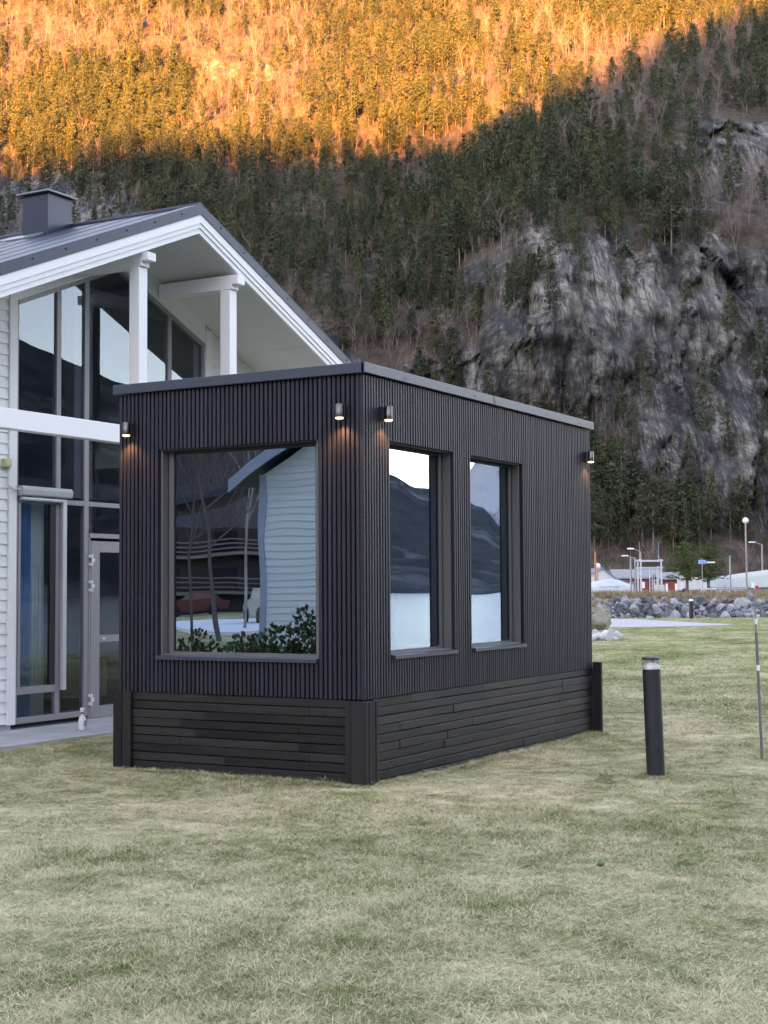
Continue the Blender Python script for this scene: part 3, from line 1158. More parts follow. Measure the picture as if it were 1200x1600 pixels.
# spruces keep to the lower gullies, pines to the heights
sp_ok = rngS.random(len(pP)) < np.where(pZ < 110, 0.75, 0.12)
idx = np.where(np.isin(idx, (3, 5, 10)) & ~sp_ok, rngS.choice([0, 1, 2, 4, 6, 7, 8, 9], len(pP)), idx)
scl = rngS.normal(0.80, 0.17, len(pP)).clip(0.4, 1.25) * np.where(pZ > 60, 0.92, 1.05)
rz = rngS.uniform(0, 6.283, len(pP))
# how large each stands in the picture: the 260 largest are objects of their own
vis = (np.abs(pB) < 0.28 * pA) & (pB > -0.05 * pA) & (pZ < 0.405 * pA)
rank = np.where(vis, scl * np.array([p.h for p in protos])[idx] / pA, 0)
own = np.argsort(-rank)[:260]
rest = np.setdiff1d(np.arange(len(pP)), own)
wood_coll = proto_collection('pinewood', [joined('pine_joined', [p.trunk, p.crown]) for p in protos])
tilt = rngS.normal(0, 0.03, (len(pP), 2))
o = scatter('pine_forest', pP[rest], np.column_stack([tilt[rest], rz[rest]]), np.column_stack([scl[rest]] * 3), idx[rest], wood_coll)
tag(o, 'pine forest covering the mountainside, its upper part lit orange by low sun', 'forest')
PINE_LABEL = {True: 'dark narrow spruce among the trees on the shaded lower mountainside', False: 'olive green pine among the trees on the shaded lower mountainside'}
for k in own:
    p = protos[idx[k]]
    s_ = idx[k] in (3, 5, 10)
    t_ = thing('spruce_tree' if s_ else 'pine_tree', PINE_LABEL[s_], 'tree', tuple(pP[k]), rz[k], 'spruces on the lower mountainside' if s_ else 'pines on the lower mountainside')
    t_.scale = (scl[k],) * 3
    link('trunk', p.trunk, None, t_)
    link('crown', p.crown, None, t_)

bP, bA, bB, bZ = sample_mountain(birch_density, rngS)
bs = rngS.normal(0.85, 0.15, len(bP)).clip(0.5, 1.2)
bi = rngS.integers(0, len(birches), len(bP))
br = rngS.uniform(0, 6.283, len(bP))
vis = (np.abs(bB) < 0.27 * bA) & (bB > -0.06 * bA) & (bZ < 0.40 * bA)
bown = np.argsort(-np.where(vis, bs / bA, 0))[:40]
brest = np.setdiff1d(np.arange(len(bP)), bown)
o = scatter('birch_wood', bP[brest], np.column_stack([0 * br[brest], 0 * br[brest], br[brest]]), np.column_stack([bs[brest]] * 3), bi[brest], proto_collection('birchwood', birches))
tag(o, 'leafless purple grey birch wood in drifts between the mountain pines', 'forest')
for k in bown:
    t_ = link('birch_tree', birches[bi[k]], None, None, tuple(bP[k]))
    t_.rotation_euler = (0, 0, br[k])
    t_.scale = (bs[k],) * 3
    tag(t_, 'bare pale grey birch between the pines on the shaded mountainside', 'tree', 'bare birches on the mountainside')
uP, uA, uB, uZ = sample_mountain(brush_density, rngS)
us = rngS.uniform(0.6, 1.4, len(uP))
ur = rngS.uniform(0, 6.283, len(uP))
o = scatter('brushwood', uP, np.column_stack([0 * ur, 0 * ur, ur]), np.column_stack([us] * 3), rngS.integers(0, 2, len(uP)), proto_collection('brushwood_kinds', brushes))
tag(o, 'leafless red brown brushwood at the foot of the cliff', 'undergrowth')

# ------------------------------------------------------------------ the black garden room
W_, L_ = 2.40, 4.744
ZB, ZF, ZT = 0.652, 3.150, 3.235
room = thing('garden_room', 'black slatted flat roofed garden room standing on a plank skirt on the lawn', 'garden room')
WIN_L = (0.425, 1.965, 0.955, 2.662)          # on the short face: y0, y1, z0, z1
WIN_R = [(0.455, 1.540, 0.972, 2.664), (1.908, 2.985, 0.972, 2.664)]   # on the long face: x0, x1, z0, z1
TH = 0.16

# wall shells behind the slats, with the openings left free
b = Bld()
y0, y1, z0, z1 = WIN_L
b.box(0.033, 0.033, ZB, TH, y0, ZF).box(0.033, y1, ZB, TH, W_ - 0.033, ZF).box(0.033, y0, ZB, TH, y1, z0).box(0.033, y0, z1, TH, y1, ZF)
(ax0, ax1, az0, az1), (bx0, bx1, _, _) = WIN_R
b.box(TH, 0.033, ZB, ax0, TH, ZF).box(ax1, 0.033, ZB, bx0, TH, ZF).box(bx1, 0.033, ZB, L_ - 0.033, TH, ZF)
for (x0, x1, q0, q1) in WIN_R:
    b.box(x0, 0.033, ZB, x1, TH, q0).box(x0, 0.033, q1, x1, TH, ZF)
b.box(L_ - TH, TH, ZB, L_ - 0.033, W_ - 0.033, ZF).box(TH, W_ - TH, ZB, L_ - TH, W_ - 0.033, ZF)
b.obj('wall', 'slat_back', room)
b = Bld()
b.box(TH + .002, TH + .002, ZB + 0.01, L_ - TH - .002, W_ - TH - .002, ZB + 0.09).box(TH + .002, TH + .002, ZF - 0.12, L_ - TH - .002, W_ - TH - .002, ZF - 0.04)
b.box(L_ - TH - 0.03, TH + .004, ZB + .1, L_ - TH - .003, W_ - TH - .004, ZF - .13).box(TH + .03, W_ - TH - 0.03, ZB + .1, L_ - TH - .04, W_ - TH - .003, ZF - .13)
b.obj('lining', 'inner', room)

SL_W, SL_P, SL_D = 0.0285, 0.0425, 0.032
slat_cache = {}


def slat_mesh(h):
    k = round(h, 3)
    if k not in slat_cache:
        c = 0.004
        w = SL_W / 2
        poly = [(-w, SL_D), (-w, c), (-w + c, 0), (w - c, 0), (w, c), (w, SL_D)]
        slat_cache[k] = Bld().prism(poly, 2, 0, h).mesh('slat', 'slat')
    return slat_cache[k]


def add_slat(face, u, z0_, z1_):
    o_ = link('slat', slat_mesh(z1_ - z0_), None, room)
    j = random.uniform(-0.0012, 0.0012)
    if face == 'short':
        o_.location = (j, u, z0_)
        o_.rotation_euler = (0, 0, -math.pi / 2)
    else:
        o_.location = (u, j, z0_)


n_s = 56
for i in range(n_s):
    u = 0.0515 + i * (W_ - 0.075) / (n_s - 1)
    y0, y1, z0, z1 = WIN_L
    if y0 - 0.010 < u < y1 + 0.010:
        add_slat('short', u, ZB, z0 - 0.032)
        add_slat('short', u, z1, ZF - 0.004)
    else:
        add_slat('short', u, ZB, ZF - 0.004)
n_s = 111
for i in range(n_s):
    u = 0.020 + i * (L_ - 0.040) / (n_s - 1)
    w_in = [w for w in WIN_R if w[0] - 0.010 < u < w[1] + 0.010]
    if w_in:
        add_slat('long', u, ZB, w_in[0][2] - 0.032)
        add_slat('long', u, w_in[0][3], ZF - 0.004)
    else:
        add_slat('long', u, ZB, ZF - 0.004)
# far sides, plain boarding that the photograph does not show
Bld().box(L_ - 0.032, 0.035, ZB, L_, W_, ZF - 0.004).box(0.035, W_ - 0.032, ZB, L_ - 0.033, W_, ZF - 0.004).obj('back_cladding', 'slat', room)


def room_window(face, u0, u1, z0_, z1_):
    """reveal > frame, pane, sill"""
    def bx(bl, ua, ub, d0, d1, za, zb):
        if face == 'short':
            bl.box(d0, ua, za, d1, ub, zb)
        else:
            bl.box(ua, d0, za, ub, d1, zb)
    t = 0.014
    rv = Bld()
    bx(rv, u0, u0 + t, 0.030, TH + 0.03, z0_, z1_)
    bx(rv, u1 - t, u1, 0.030, TH + 0.03, z0_, z1_)
    bx(rv, u0 + t, u1 - t, 0.03, TH + 0.03, z0_, z0_ + t)
    win = rv.obj('window', 'taupe', room)
    fr = Bld()
    f0, f1, fw = 0.105, 0.150, 0.050
    a0, a1, c0, c1 = u0 + t + .006, u1 - t - .006, z0_ + t + .001, z1_ - t - .004
    bx(fr, a0, a0 + fw, f0, f1, c0, c1)
    bx(fr, a1 - fw, a1, f0, f1, c0, c1)
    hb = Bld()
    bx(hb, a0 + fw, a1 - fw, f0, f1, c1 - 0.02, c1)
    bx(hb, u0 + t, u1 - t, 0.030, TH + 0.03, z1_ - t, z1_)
    hb.obj('head', 'gasket', win)  # shade under the top reveal painted in as black; no gasket here
    bx(fr, a0 + fw, a1 - fw, f0, f1, c0, c0 + 0.014)
    fr.obj('frame', 'taupe', win)
    pn = Bld()
    bx(pn, a0 + fw - .006, a1 - fw + .006, 0.122, 0.126, c0 + .008, c1 - .016)
    pn.obj('pane', 'coat_glass', win)
    gk = Bld()
    for (ga, gb, gc, gd) in ((a0 + fw, a0 + fw + .008, c0 + .03, c1 - .02), (a1 - fw - .008, a1 - fw, c0 + .03, c1 - .02)):
        bx(gk, ga, gb, 0.114, 0.120, gc, gd)
    bx(gk, u0 + t, u0 + t + .006, 0.10, 0.15, c0, c1)
    bx(gk, u1 - t - .006, u1 - t, 0.10, 0.15, c0, c1)
    gk.obj('gasket', 'gasket', win)
    sl = Bld()
    if face == 'short':
        sl.prism([(-0.028, z0_ - .032), (-0.028, z0_ - .004), (0.10, z0_ + .012), (0.10, z0_ - .028)], 1, u0 - 0.012, u1 + 0.012)
    else:
        sl.prism([(-0.028, z0_ - .032), (-0.028, z0_ - .004), (0.10, z0_ + .012), (0.10, z0_ - .028)], 0, u0 - 0.012, u1 + 0.012)
    sl.obj('sill', 'fascia', win)


room_window('short', *WIN_L)
for w in WIN_R:
    room_window('long', *w)

# sheet metal edge of the flat roof
OV = 0.035
Bld().box(-OV, -OV + .004, ZF, -OV + .03, W_ + OV, ZT - .003, .004).obj('fascia', 'fascia', room)
Bld().box(-OV, -OV, ZF + .002, 2.30, -OV + .03, ZT - .002, .004).obj('fascia', 'fascia', room)
Bld().box(2.303, -OV - .0015, ZF + .001, L_ + OV, -OV + .03, ZT - .002, .004).obj('fascia', 'fascia', room)
Bld().box(-OV + .031, -OV + .031, ZF + .01, L_ + OV, W_ + OV, ZT - .012).obj('roof', 'fascia', room)
b = Bld()
for x in (0.62, 1.9, 2.33, 3.5, 4.35):
    b.ball((x, -OV - .002, ZF + .032), .006, 1)
b.obj('screw', 'black_paint', room)

# plank skirt
plank_cache = {}


def plank(name, lx, lz, d=0.028):
    k = (round(lx, 2), round(lz, 3))
    if k not in plank_cache:
        c = 0.004
        plank_cache[k] = Bld().prism([(0, 0 + c), (c, 0), (d, 0), (d, lz), (c, lz), (0, lz - c)], 1, 0, k[0]).mesh('plank', 'plank')
    me = plank_cache[k]
    return link(name, me, None, room)


rows = 10
rh = (ZB + 0.05) / rows
rr = random.Random(3)
for r in range(rows):
    zc = -0.05 + r * rh
    # short face
    y, joints = 0.16, [0.16] + rr.choice([[0.7, 1.6], [1.1], [0.5, 1.3], [0.9, 1.9], [1.5], [0.6, 1.75]]) + [2.24]
    for ya, yb in zip(joints, joints[1:]):
        if yb - ya < 0.12:
            continue
        o_ = plank('plank', yb - ya - 0.003, rh - 0.006)
        o_.location = (0.006 + rr.uniform(-.004, .004), ya + .0025, zc + rr.uniform(-.002, .002))
    # long face
    x = 0.15
    joints = [0.15]
    while joints[-1] < L_ - 0.5:
        joints.append(joints[-1] + rr.choice([0.42, 0.6, 0.78, 0.95, 1.2]))
    joints[-1] = L_ - 0.02
    for xa, xb in zip(joints, joints[1:]):
        if xb - xa < 0.12:
            continue
        o_ = plank('plank', xb - xa - 0.003, rh - 0.006)
        o_.rotation_euler = (0, 0, math.pi / 2)
        o_.location = (xb - .0025, 0.006 + rr.uniform(-.004, .004), zc + rr.uniform(-.002, .002))
Bld().box(0.036, 0.036, -0.1, L_ - .03, W_ - .03, ZB - 0.01).obj('skirt_core', 'slat_back', room)
# upright boards at the corners of the skirt
POSTS = [(-0.030, 2.335, 0.004, 2.425, 0.655), (-0.026, 2.243, 0.004, 2.331, 0.652),
         (-0.040, -0.036, 0.0, 0.100, 0.640), (-0.030, 0.104, 0.002, 0.158, 0.640),
         (0.004, -0.038, 0.062, 0.002, 0.638), (0.066, -0.034, 0.108, 0.002, 0.641), (0.112, -0.040, 0.146, 0.002, 0.638),
         (L_ - 0.012, -0.095, L_ + 0.030, -0.002, 0.715), (L_ - 0.018, -0.002, L_ + 0.03, 0.045, 0.66)]
for (x0, y0, x1, y1, zt) in POSTS:
    Bld().box(x0, y0, -0.08, x1, y1, zt, 0.004).obj('corner_board', 'post', room)


# ------------------------------------------------------------------ wall lamps
def wall_lamp(pos, face, label):
    t = thing('wall_lamp', label, 'lamp', pos, 0 if face == 'long' else -math.pi / 2, 'round black wall lamps on the garden room')
    # local: wall in the plane y = 0, outside towards -y
    Bld().box(-.026, -.030, -.055, .026, -.002, .055, .004).obj('bracket', 'black_paint', t)
    Bld().lathe([(.0, .058), (.030, .058), (.033, .054), (.033, -.046), (.029, -.046), (.029, -.02), (0, -.02)], 20, (0, -.066, 0)).obj('housing', 'brushed', t, True)
    Bld().lathe([(0, -.050), (.026, -.050), (.031, -.047), (.031, -.058), (.022, -.062), (0, -.063)], 20, (0, -.066, 0)).obj('lens', 'lit', t, True)
    ld = bpy.data.lights.new('lamp_light', 'SPOT')
    ld.energy = 1.0
    ld.color = (1.0, 0.62, 0.32)
    ld.spot_size = math.radians(120)
    ld.spot_blend = 0.7
    ld.shadow_soft_size = 0.02
    lo = bpy.data.objects.new('lamp_light', ld)
    COL.objects.link(lo)
    lo.parent = t
    lo.location = (0, -.066, -.075)
    return t


wall_lamp((0, 2.262, 2.845), 'short', 'lit wall lamp at the end of the short wall next to the white house')
wall_lamp((0, 0.170, 2.860), 'short', 'lit wall lamp on the short wall just left of the front corner')
wall_lamp((0.285, 0, 2.862), 'long', 'lit wall lamp on the long wall, nearest the corner shared with the short wall')
wall_lamp((4.600, 0, 2.850), 'long', 'lit wall lamp at the far right end of the long slatted wall')

# ------------------------------------------------------------------ the white gabled house
house = thing('white_house', 'white clapboard house with glazed gable, slate blue roof and white posts', 'house', (0, 0, 0))
FY0 = 5.40                     # plane of the facade
YV = 4.24                      # plane of the verge
RXc, RZ, SLP = 3.60, 5.87, 0.41
XL, XR = -1.60, 8.70           # side walls
YB = 15.0


def roofz(x, top=RZ):
    return top - SLP * abs(x - RXc)


SOFF = 5.545                   # underside at the ridge
# clapboard, board by board, on both sides of the glazing
row_h = 0.118


def clap(xa, xb, z):
    return Bld().prism([(FY0 - .026, z), (FY0 - .008, z + row_h + .012), (FY0 + .010, z + row_h + .012), (FY0 + .010, z)], 0, xa, xb).obj('board', 'white', house)


z = 0.10
while z < 5.3:
    xa = max(XL, RXc - (SOFF - z - row_h) / SLP)
    if xa < 1.70:
        clap(xa, 1.782, z)
    xb = min(XR, RXc + (SOFF - z - row_h) / SLP)
    if xb > 5.5:
        clap(5.392, xb, z)
    z += row_h
# sheathing and side walls
b = Bld()
b.prism([(XL, 0.04), (1.88, 0.04), (1.88, roofz(1.88, SOFF)), (XL, roofz(XL, SOFF))], 1, FY0 + .012, FY0 + .16)
b.prism([(5.26, 0.04), (XR, 0.04), (XR, roofz(XR, SOFF)), (5.26, roofz(5.26, SOFF))], 1, FY0 + .012, FY0 + .16)
b.box(XL, FY0 + .162, .04, XL + .15, YB - .16, roofz(XL, SOFF)).box(XR - .15, FY0 + .162, .04, XR, YB - .16, roofz(XR, SOFF))
b.prism([(XL, 0.04), (XR, 0.04), (XR, roofz(XR, SOFF)), (RXc, SOFF), (XL, roofz(XL, SOFF))], 1, YB - .15, YB)
b.obj('wall', 'white', house)
Bld().box(XL + .03, FY0 - .002, -.1, 1.86, FY0 + .15, .098).obj('foundation', 'concrete', house)
Bld().box(1.784, FY0 - .040, 0.085, 1.902, FY0 + .06, roofz(1.9, SOFF) - .005, .004).obj('corner_board', 'white_v', house)
Bld().box(5.262, FY0 - .040, 2.4, 5.390, FY0 + .06, roofz(5.39, SOFF) - .02, .004).obj('corner_board', 'white_v', house)
# white boards above the sloping head of the glazing
GZ = 5.29


def gl_top(x):
    return GZ - SLP * abs(x - RXc)


for (xa, xb) in ((1.905, RXc), (RXc, 5.260)):
    for (o0, o1) in ((0.005, 0.118), (0.122, 0.254)):
        Bld().prism([(xa, gl_top(xa) + o0), (xb, gl_top(xb) + o0), (xb, gl_top(xb) + o1), (xa, gl_top(xa) + o1)], 1, FY0 - .03 + (o0 > .1) * .006, FY0 + .10).obj('head_board', 'white', house)

# glazing: profiles and panes
glaz = thing('glazed_gable', None, None)
glaz.parent = house
PF0, PF1 = FY0 - .012, FY0 + .05


def vbar(xa, xb, za, zb, name='mullion', mat='mullion', y0=PF0, y1=PF1):
    return Bld().box(xa, y0, za, xb, y1, zb, .003).obj(name, mat, glaz)


def vbar_s(xa, xb, za, name='mullion'):
    return Bld().prism([(xa, za), (xb, za), (xb, gl_top(xb) - .05), (xa, gl_top(xa) - .05)], 1, PF0, PF1).obj(name, 'mullion', glaz)


def pane_s(xa, xb, za, k=0):
    pts = [(xa, za), (xb, za), (xb, gl_top(xb) - .05)]
    if xa < RXc < xb:
        pts.append((RXc, gl_top(RXc) - .05))
    pts.append((xa, gl_top(xa) - .05))
    Bld().prism(pts, 1, FY0 + .012, FY0 + .016).obj('pane', 'house_glass', glaz)


def pane_r(xa, xb, za, zb):
    Bld().box(xa, FY0 + .012, za, xb, FY0 + .016, zb).obj('pane', 'house_glass', glaz)


vbar_s(1.905, 1.945, 0.085, 'jamb')
vbar_s(2.540, 2.606, 2.50)
vbar_s(3.000, 3.072, 0.085)
vbar_s(3.870, 3.936, 2.50)
vbar_s(4.523, 4.588, 2.50)
vbar_s(5.218, 5.258, 0.085, 'jamb')
for (xa, xb) in ((1.946, RXc), (RXc, 5.217)):
    Bld().prism([(xa, gl_top(xa) - .05), (xb, gl_top(xb) - .05), (xb, gl_top(xb)), (xa, gl_top(xa))], 1, PF0 - .004, PF1).obj('head_profile', 'mullion', glaz)
# transom over door height
vbar(1.947, 2.538, 2.440, 2.500, 'transom')
vbar(2.608, 2.998, 2.445, 2.500, 'transom')
vbar(3.074, 5.216, 2.446, 2.499, 'transom')
# big upper panes
for (xa, xb) in ((1.946, 2.539), (2.607, 2.999), (3.073, 3.869), (3.937, 4.522), (4.589, 5.217)):
    pane_s(xa, xb, 2.501)
# lower left: opening window, kick pane, narrow fixed pane
vbar(2.540, 2.606, 0.150, 2.438, 'mullion')
vbar(1.947, 2.538, 0.392, 0.470, 'transom')
vbar(1.947, 2.999, 0.085, 0.148, 'bottom_rail')
vbar(1.949, 1.985, 0.472, 2.438, 'casement', 'mullion', FY0 - .02, FY0 + .045)
vbar(2.455, 2.536, 0.472, 2.438, 'casement', 'gasket', FY0 - .006, FY0 + .045)
pane_r(1.986, 2.454, 0.471, 2.439)
pane_r(1.947, 2.539, 0.149, 0.391)
pane_r(2.607, 2.999, 0.149, 2.444)
# right of the door, hidden behind the garden room but part of the same wall
vbar(4.105, 4.165, 0.085, 2.444)
vbar(4.167, 5.216, 0.085, 0.148, 'bottom_rail')
pane_r(4.166, 5.217, 0.149, 2.445)
pane_r(3.073, 4.104, 2.142, 2.445)
vbar(3.074, 4.103, 2.088, 2.141, 'transom', 'mullion', FY0 - .03, FY0 + .05)
# roller blind box over the opening window, with its side rails
blind = Bld().prism([(FY0 - .115, 2.520), (FY0 - .125, 2.575), (FY0 - .100, 2.612), (FY0 - .020, 2.615), (FY0 - .020, 2.510), (FY0 - .095, 2.508)], 0, 1.918, 2.690).obj('roller_blind', 'alu', house)
Bld().tube((1.94, FY0 - .06, 2.478), (2.585, FY0 - .06, 2.478), .022, n=12).obj('bottom_bar', 'alu', blind)
Bld().box(2.604, FY0 - .055, 0.405, 2.668, FY0 - .013, 2.50, .003).obj('guide_rail', 'alu', blind)
# door
door = Bld()
dx0, dx1, dz0, dz1 = 3.106, 4.085, 0.052, 2.055
door.box(dx0, FY0 - .022, dz0, dx0 + .150, FY0 + .04, dz1, .003).box(dx1 - .15, FY0 - .022, dz0, dx1, FY0 + .04, dz1, .003)
door.box(dx0 + .151, FY0 - .021, 1.930, dx1 - .151, FY0 + .04, dz1 - .001).box(dx0 + .151, FY0 - .021, 0.905, dx1 - .151, FY0 + .04, 0.985).box(dx0 + .151, FY0 - .021, dz0 + .001, dx1 - .151, FY0 + .04, 0.185)
door = door.obj('door', 'mullion', house)
for (za, zb) in ((0.186, 0.904), (0.986, 1.929)):
    Bld().box(dx0 + .150, FY0 + .008, za, dx1 - .150, FY0 + .012, zb).obj('pane', 'house_glass', door)
for zc in (1.835, 1.545, 0.265):
    hg = Bld()
    hg.tube((dx0 - .004, FY0 - .036, zc - .065), (dx0 - .004, FY0 - .036, zc - .025), .015, n=10).tube((dx0 - .004, FY0 - .036, zc + .025), (dx0 - .004, FY0 - .036, zc + .065), .015, n=10)
    hg.box(dx0 - .004, FY0 - .040, zc - .022, dx0 + .046, FY0 - .023, zc + .022, .003).box(dx0 - .040, FY0 - .030, zc + .03, dx0 - .006, FY0 - .013, zc + .06).box(dx0 - .040, FY0 - .030, zc - .06, dx0 - .006, FY0 - .013, zc - .03)
    hg.obj('hinge', 'metal_white', door)
Bld().box(3.30, FY0 - .030, .935, 3.345, FY0 - .022, .955).obj('lock_plate', 'metal_white', door)
hd = Bld()
hd.box(dx1 - .09, FY0 - .034, .98, dx1 - .055, FY0 - .022, 1.20, .003).tube((dx1 - .07, FY0 - .034, 1.05), (dx1 - .07, FY0 - .075, 1.05), .009).tube((dx1 - .06, FY0 - .075, 1.05), (dx1 - .20, FY0 - .075, 1.05), .010)
hd.obj('handle', 'metal_white', door)
Bld().box(3.0745, FY0 - .018, .04, dx0 - .004, FY0 + .04, 2.086).obj('door_jamb', 'mullion', house)
Bld().box(dx1 + .003, FY0 - .018, .04, 4.102, FY0 + .04, 2.086).obj('door_jamb', 'mullion', house)
Bld().box(3.05, FY0 - .02, .02, 4.15, FY0 + .06, .048).obj('threshold', 'alu', house)

# rooms behind the glass
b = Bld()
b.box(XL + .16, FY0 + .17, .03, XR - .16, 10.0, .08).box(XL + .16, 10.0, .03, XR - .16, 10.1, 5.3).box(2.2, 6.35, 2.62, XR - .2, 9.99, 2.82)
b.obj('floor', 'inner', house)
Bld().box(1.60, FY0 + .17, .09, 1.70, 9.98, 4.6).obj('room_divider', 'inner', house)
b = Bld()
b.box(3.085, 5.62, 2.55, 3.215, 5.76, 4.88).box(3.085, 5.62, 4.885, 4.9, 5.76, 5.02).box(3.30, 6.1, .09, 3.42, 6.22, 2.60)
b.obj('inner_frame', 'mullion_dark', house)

# roof: two slopes, verge boards, metal verge flashing with screws, soffit
for side in (-1, 1):
    xe = RXc + side * (5.2 + .55)
    pts = [(RXc, RZ - .012), (xe, roofz(xe, RZ - .012)), (xe, roofz(xe, RZ - .10)), (RXc, RZ - .10)]
    rf = Bld().prism(pts, 1, YV + .012, YB + .5).obj('roof', 'roof', house)
    # standing seams of the sheet running down the slope
    sb = Bld()
    for yk in np.arange(YV + .45, YB + .4, 0.42):
        sb.prism([(RXc + side * .04, roofz(RXc + .04, RZ - .012)), (xe, roofz(xe, RZ - .012)), (xe, roofz(xe, RZ - .007)), (RXc + side * .04, roofz(RXc + .04, RZ - .007))], 1, yk, yk + .022)
    sb.obj('seam', 'roof', rf)
    Bld().prism([(RXc, RZ), (xe, roofz(xe, RZ)), (xe, roofz(xe, RZ - .115)), (RXc, RZ - .115)], 1, YV - .040, YV + .008).obj('verge_flashing', 'roof', rf)
    Bld().prism([(RXc, RZ + .008), (xe, roofz(xe, RZ + .008)), (xe, roofz(xe, RZ)), (RXc, RZ)], 1, YV - .042, YV + .14).obj('verge_cap', 'roof', rf)
    sc = Bld()
    for k in range(1, 12):
        xk = RXc + side * (k * .47 - .1)
        sc.ball((xk, YV - .042, roofz(xk, RZ - .045)), .011, 1)
    sc.obj('screw', 'black_paint', rf)
    for (o0, o1, y_, nm) in ((-.118, -.212, YV - .030, 'verge_board'), (-.215, -.268, YV - .018, 'verge_board'), (-.271, -.330, YV - .004, 'verge_board')):
        Bld().prism([(RXc, RZ + o0), (xe, roofz(xe, RZ + o0)), (xe, roofz(xe, RZ + o1)), (RXc, RZ + o1)], 1, y_, YV + .03).obj(nm, 'white', rf)
    # soffit panels
    for (ya, yb) in ((YV + .031, FY0 + .20),):
        for (u0_, u1_) in ((0.0, 2.35), (2.356, 4.1), (4.106, 5.7)):
            xa, xb = RXc + side * u0_, RXc + side * u1_
            Bld().prism([(xa, roofz(xa, SOFF)), (xb, roofz(xb, SOFF)), (xb, roofz(xb, SOFF + .02)), (xa, roofz(xa, SOFF + .02))], 1, ya, yb).obj('soffit', 'soffit', rf)
b = Bld()
b.tube((RXc, YV - .02, RZ - .008), (RXc, YB + .5, RZ - .008), .035, n=10)
b.obj('ridge_cap', 'roof', house)

# chimney on the left slope close to the ridge
ch = Bld()
cx0, cx1, cy0, cy1 = 3.175, 3.585, 6.12, 6.52
ch.box(cx0, cy0, 5.55, cx1, cy1, 6.185)
ch = ch.obj('chimney', 'chimney', house)
cap = Bld()
m_ = .055
base_ = [(cx0 - m_, cy0 - m_), (cx1 + m_, cy0 - m_), (cx1 + m_, cy1 + m_), (cx0 - m_, cy1 + m_)]
cap.hull([[(p[0], p[1], 6.186) for p in base_], [(p[0], p[1], 6.206) for p in base_], [((cx0 + cx1) / 2 + (p[0] - (cx0 + cx1) / 2) * .12, (cy0 + cy1) / 2 + (p[1] - (cy0 + cy1) / 2) * .12, 6.285) for p in base_]])
cap.obj('cap', 'chimney_cap', ch)
Bld().prism([(cx0 - .16, roofz(cx0 - .16) - .005), (cx0 - .004, roofz(cx0 - .004) - .005), (cx0 - .004, roofz(cx0 - .004) + .02), (cx0 - .16, roofz(cx0 - .16) + .006)], 1, cy0 + .05, cy1 + .2).obj('flashing', 'chimney_cap', ch)
cb = Bld()
pp = [Vector((3.40, 6.50, 6.23)) + (Vector((9.5, 13.5, 6.05)) - Vector((3.40, 6.50, 6.23))) * (i / 14) + Vector((0, 0, -.35 * (1 - (2 * i / 14 - 1) ** 2))) for i in range(15)]
for p, q_ in zip(pp, pp[1:]):
    cb.tube(p, q_, .006, n=5)
tag(cb.obj('overhead_cable', 'galv'), 'thin grey cable running from the chimney cap over the ridge', 'cable')

# posts and beams of the gable porch
for (px0, px1, bz) in ((2.617, 2.757, 4.985), (4.287, 4.429, 5.030)):
    Bld().box(px0, 4.300, 0.03, px1, 4.440, bz, .005).obj('post', 'white_v', house)
    zt_ = min(roofz(px0, SOFF), roofz(px1, SOFF)) - .006
    Bld().box(px0 - .001, YV + .032, bz + .001, px1 + .001, FY0 - .045, zt_, .004).obj('beam', 'white', house)
    Bld().box(px0 + .0, YV - .055, bz + .055, px1 + .002, YV + .031, zt_ - .005, .004).obj('beam_end', 'white', house)
Bld().box(-1.75, 4.305, 3.045, 2.615, 4.435, 3.238, .005).obj('cross_beam', 'white', house)
Bld().box(-1.75, 4.300, -0.1, -1.61, 4.440, 3.044, .005).obj('post', 'white_v', house)

# concrete terrace along the facade
structure(slab('terrace', [(-3.5, 4.30), (9.0, 4.30), (9.0, FY0 + .3), (-3.5, FY0 + .3)], -.12, .030, 'concrete'))


# things at the house
def curtain(name, label, xa, xb, yc, z0_, z1_, mat, waves, amp):
    n = 60
    V, F = [], []
    for i in range(n + 1):
        u = i / n
        x = xa + (xb - xa) * u
        y = yc + amp * math.sin(u * waves * 6.283 + .6 * math.sin(u * 9))
        V += [(x, y, z0_), (x, y - .01 * math.sin(u * 30), z1_)]
    for i in range(n):
        F.append((2 * i, 2 * i + 2, 2 * i + 3, 2 * i + 1))
    o_ = link(name, pymesh(name, V, F, mat, True))
    o_.modifiers.new('thick', 'SOLIDIFY').thickness = .004
    return tag(o_, label, 'curtain')


curtain('curtain', 'petrol blue pleated curtain behind the tall house window', 1.93, 2.30, FY0 + .15, .12, 2.60, 'curtain_blue', 5, .035)
curtain('curtain', 'pale green curtain edge beside the blue one in the house window', 2.30, 2.52, FY0 + .13, .12, 2.60, 'curtain_green', 1.2, .012)

ac = thing('armchair', 'brown armchair inside the house behind the narrow dark pane', 'armchair', (3.66, 6.15, .08), math.radians(25))
Bld().box(-.34, -.30, .16, .34, .30, .44, .05).obj('seat', 'leather', ac)
Bld().prism([(.20, .40), (.34, .42), (.44, .98), (.36, 1.02), (.30, .98)], 0, -.33, .33).obj('backrest', 'leather', ac)
for s in (-1, 1):
    Bld().box(s * .37 - .05, -.32, .14, s * .37 + .05, .34, .60, .03).obj('armrest', 'leather', ac)
    for y in (-.25, .25):
        Bld().tube((s * .30, y, 0), (s * .30, y, .16), .02).obj('leg', 'black_paint', ac)

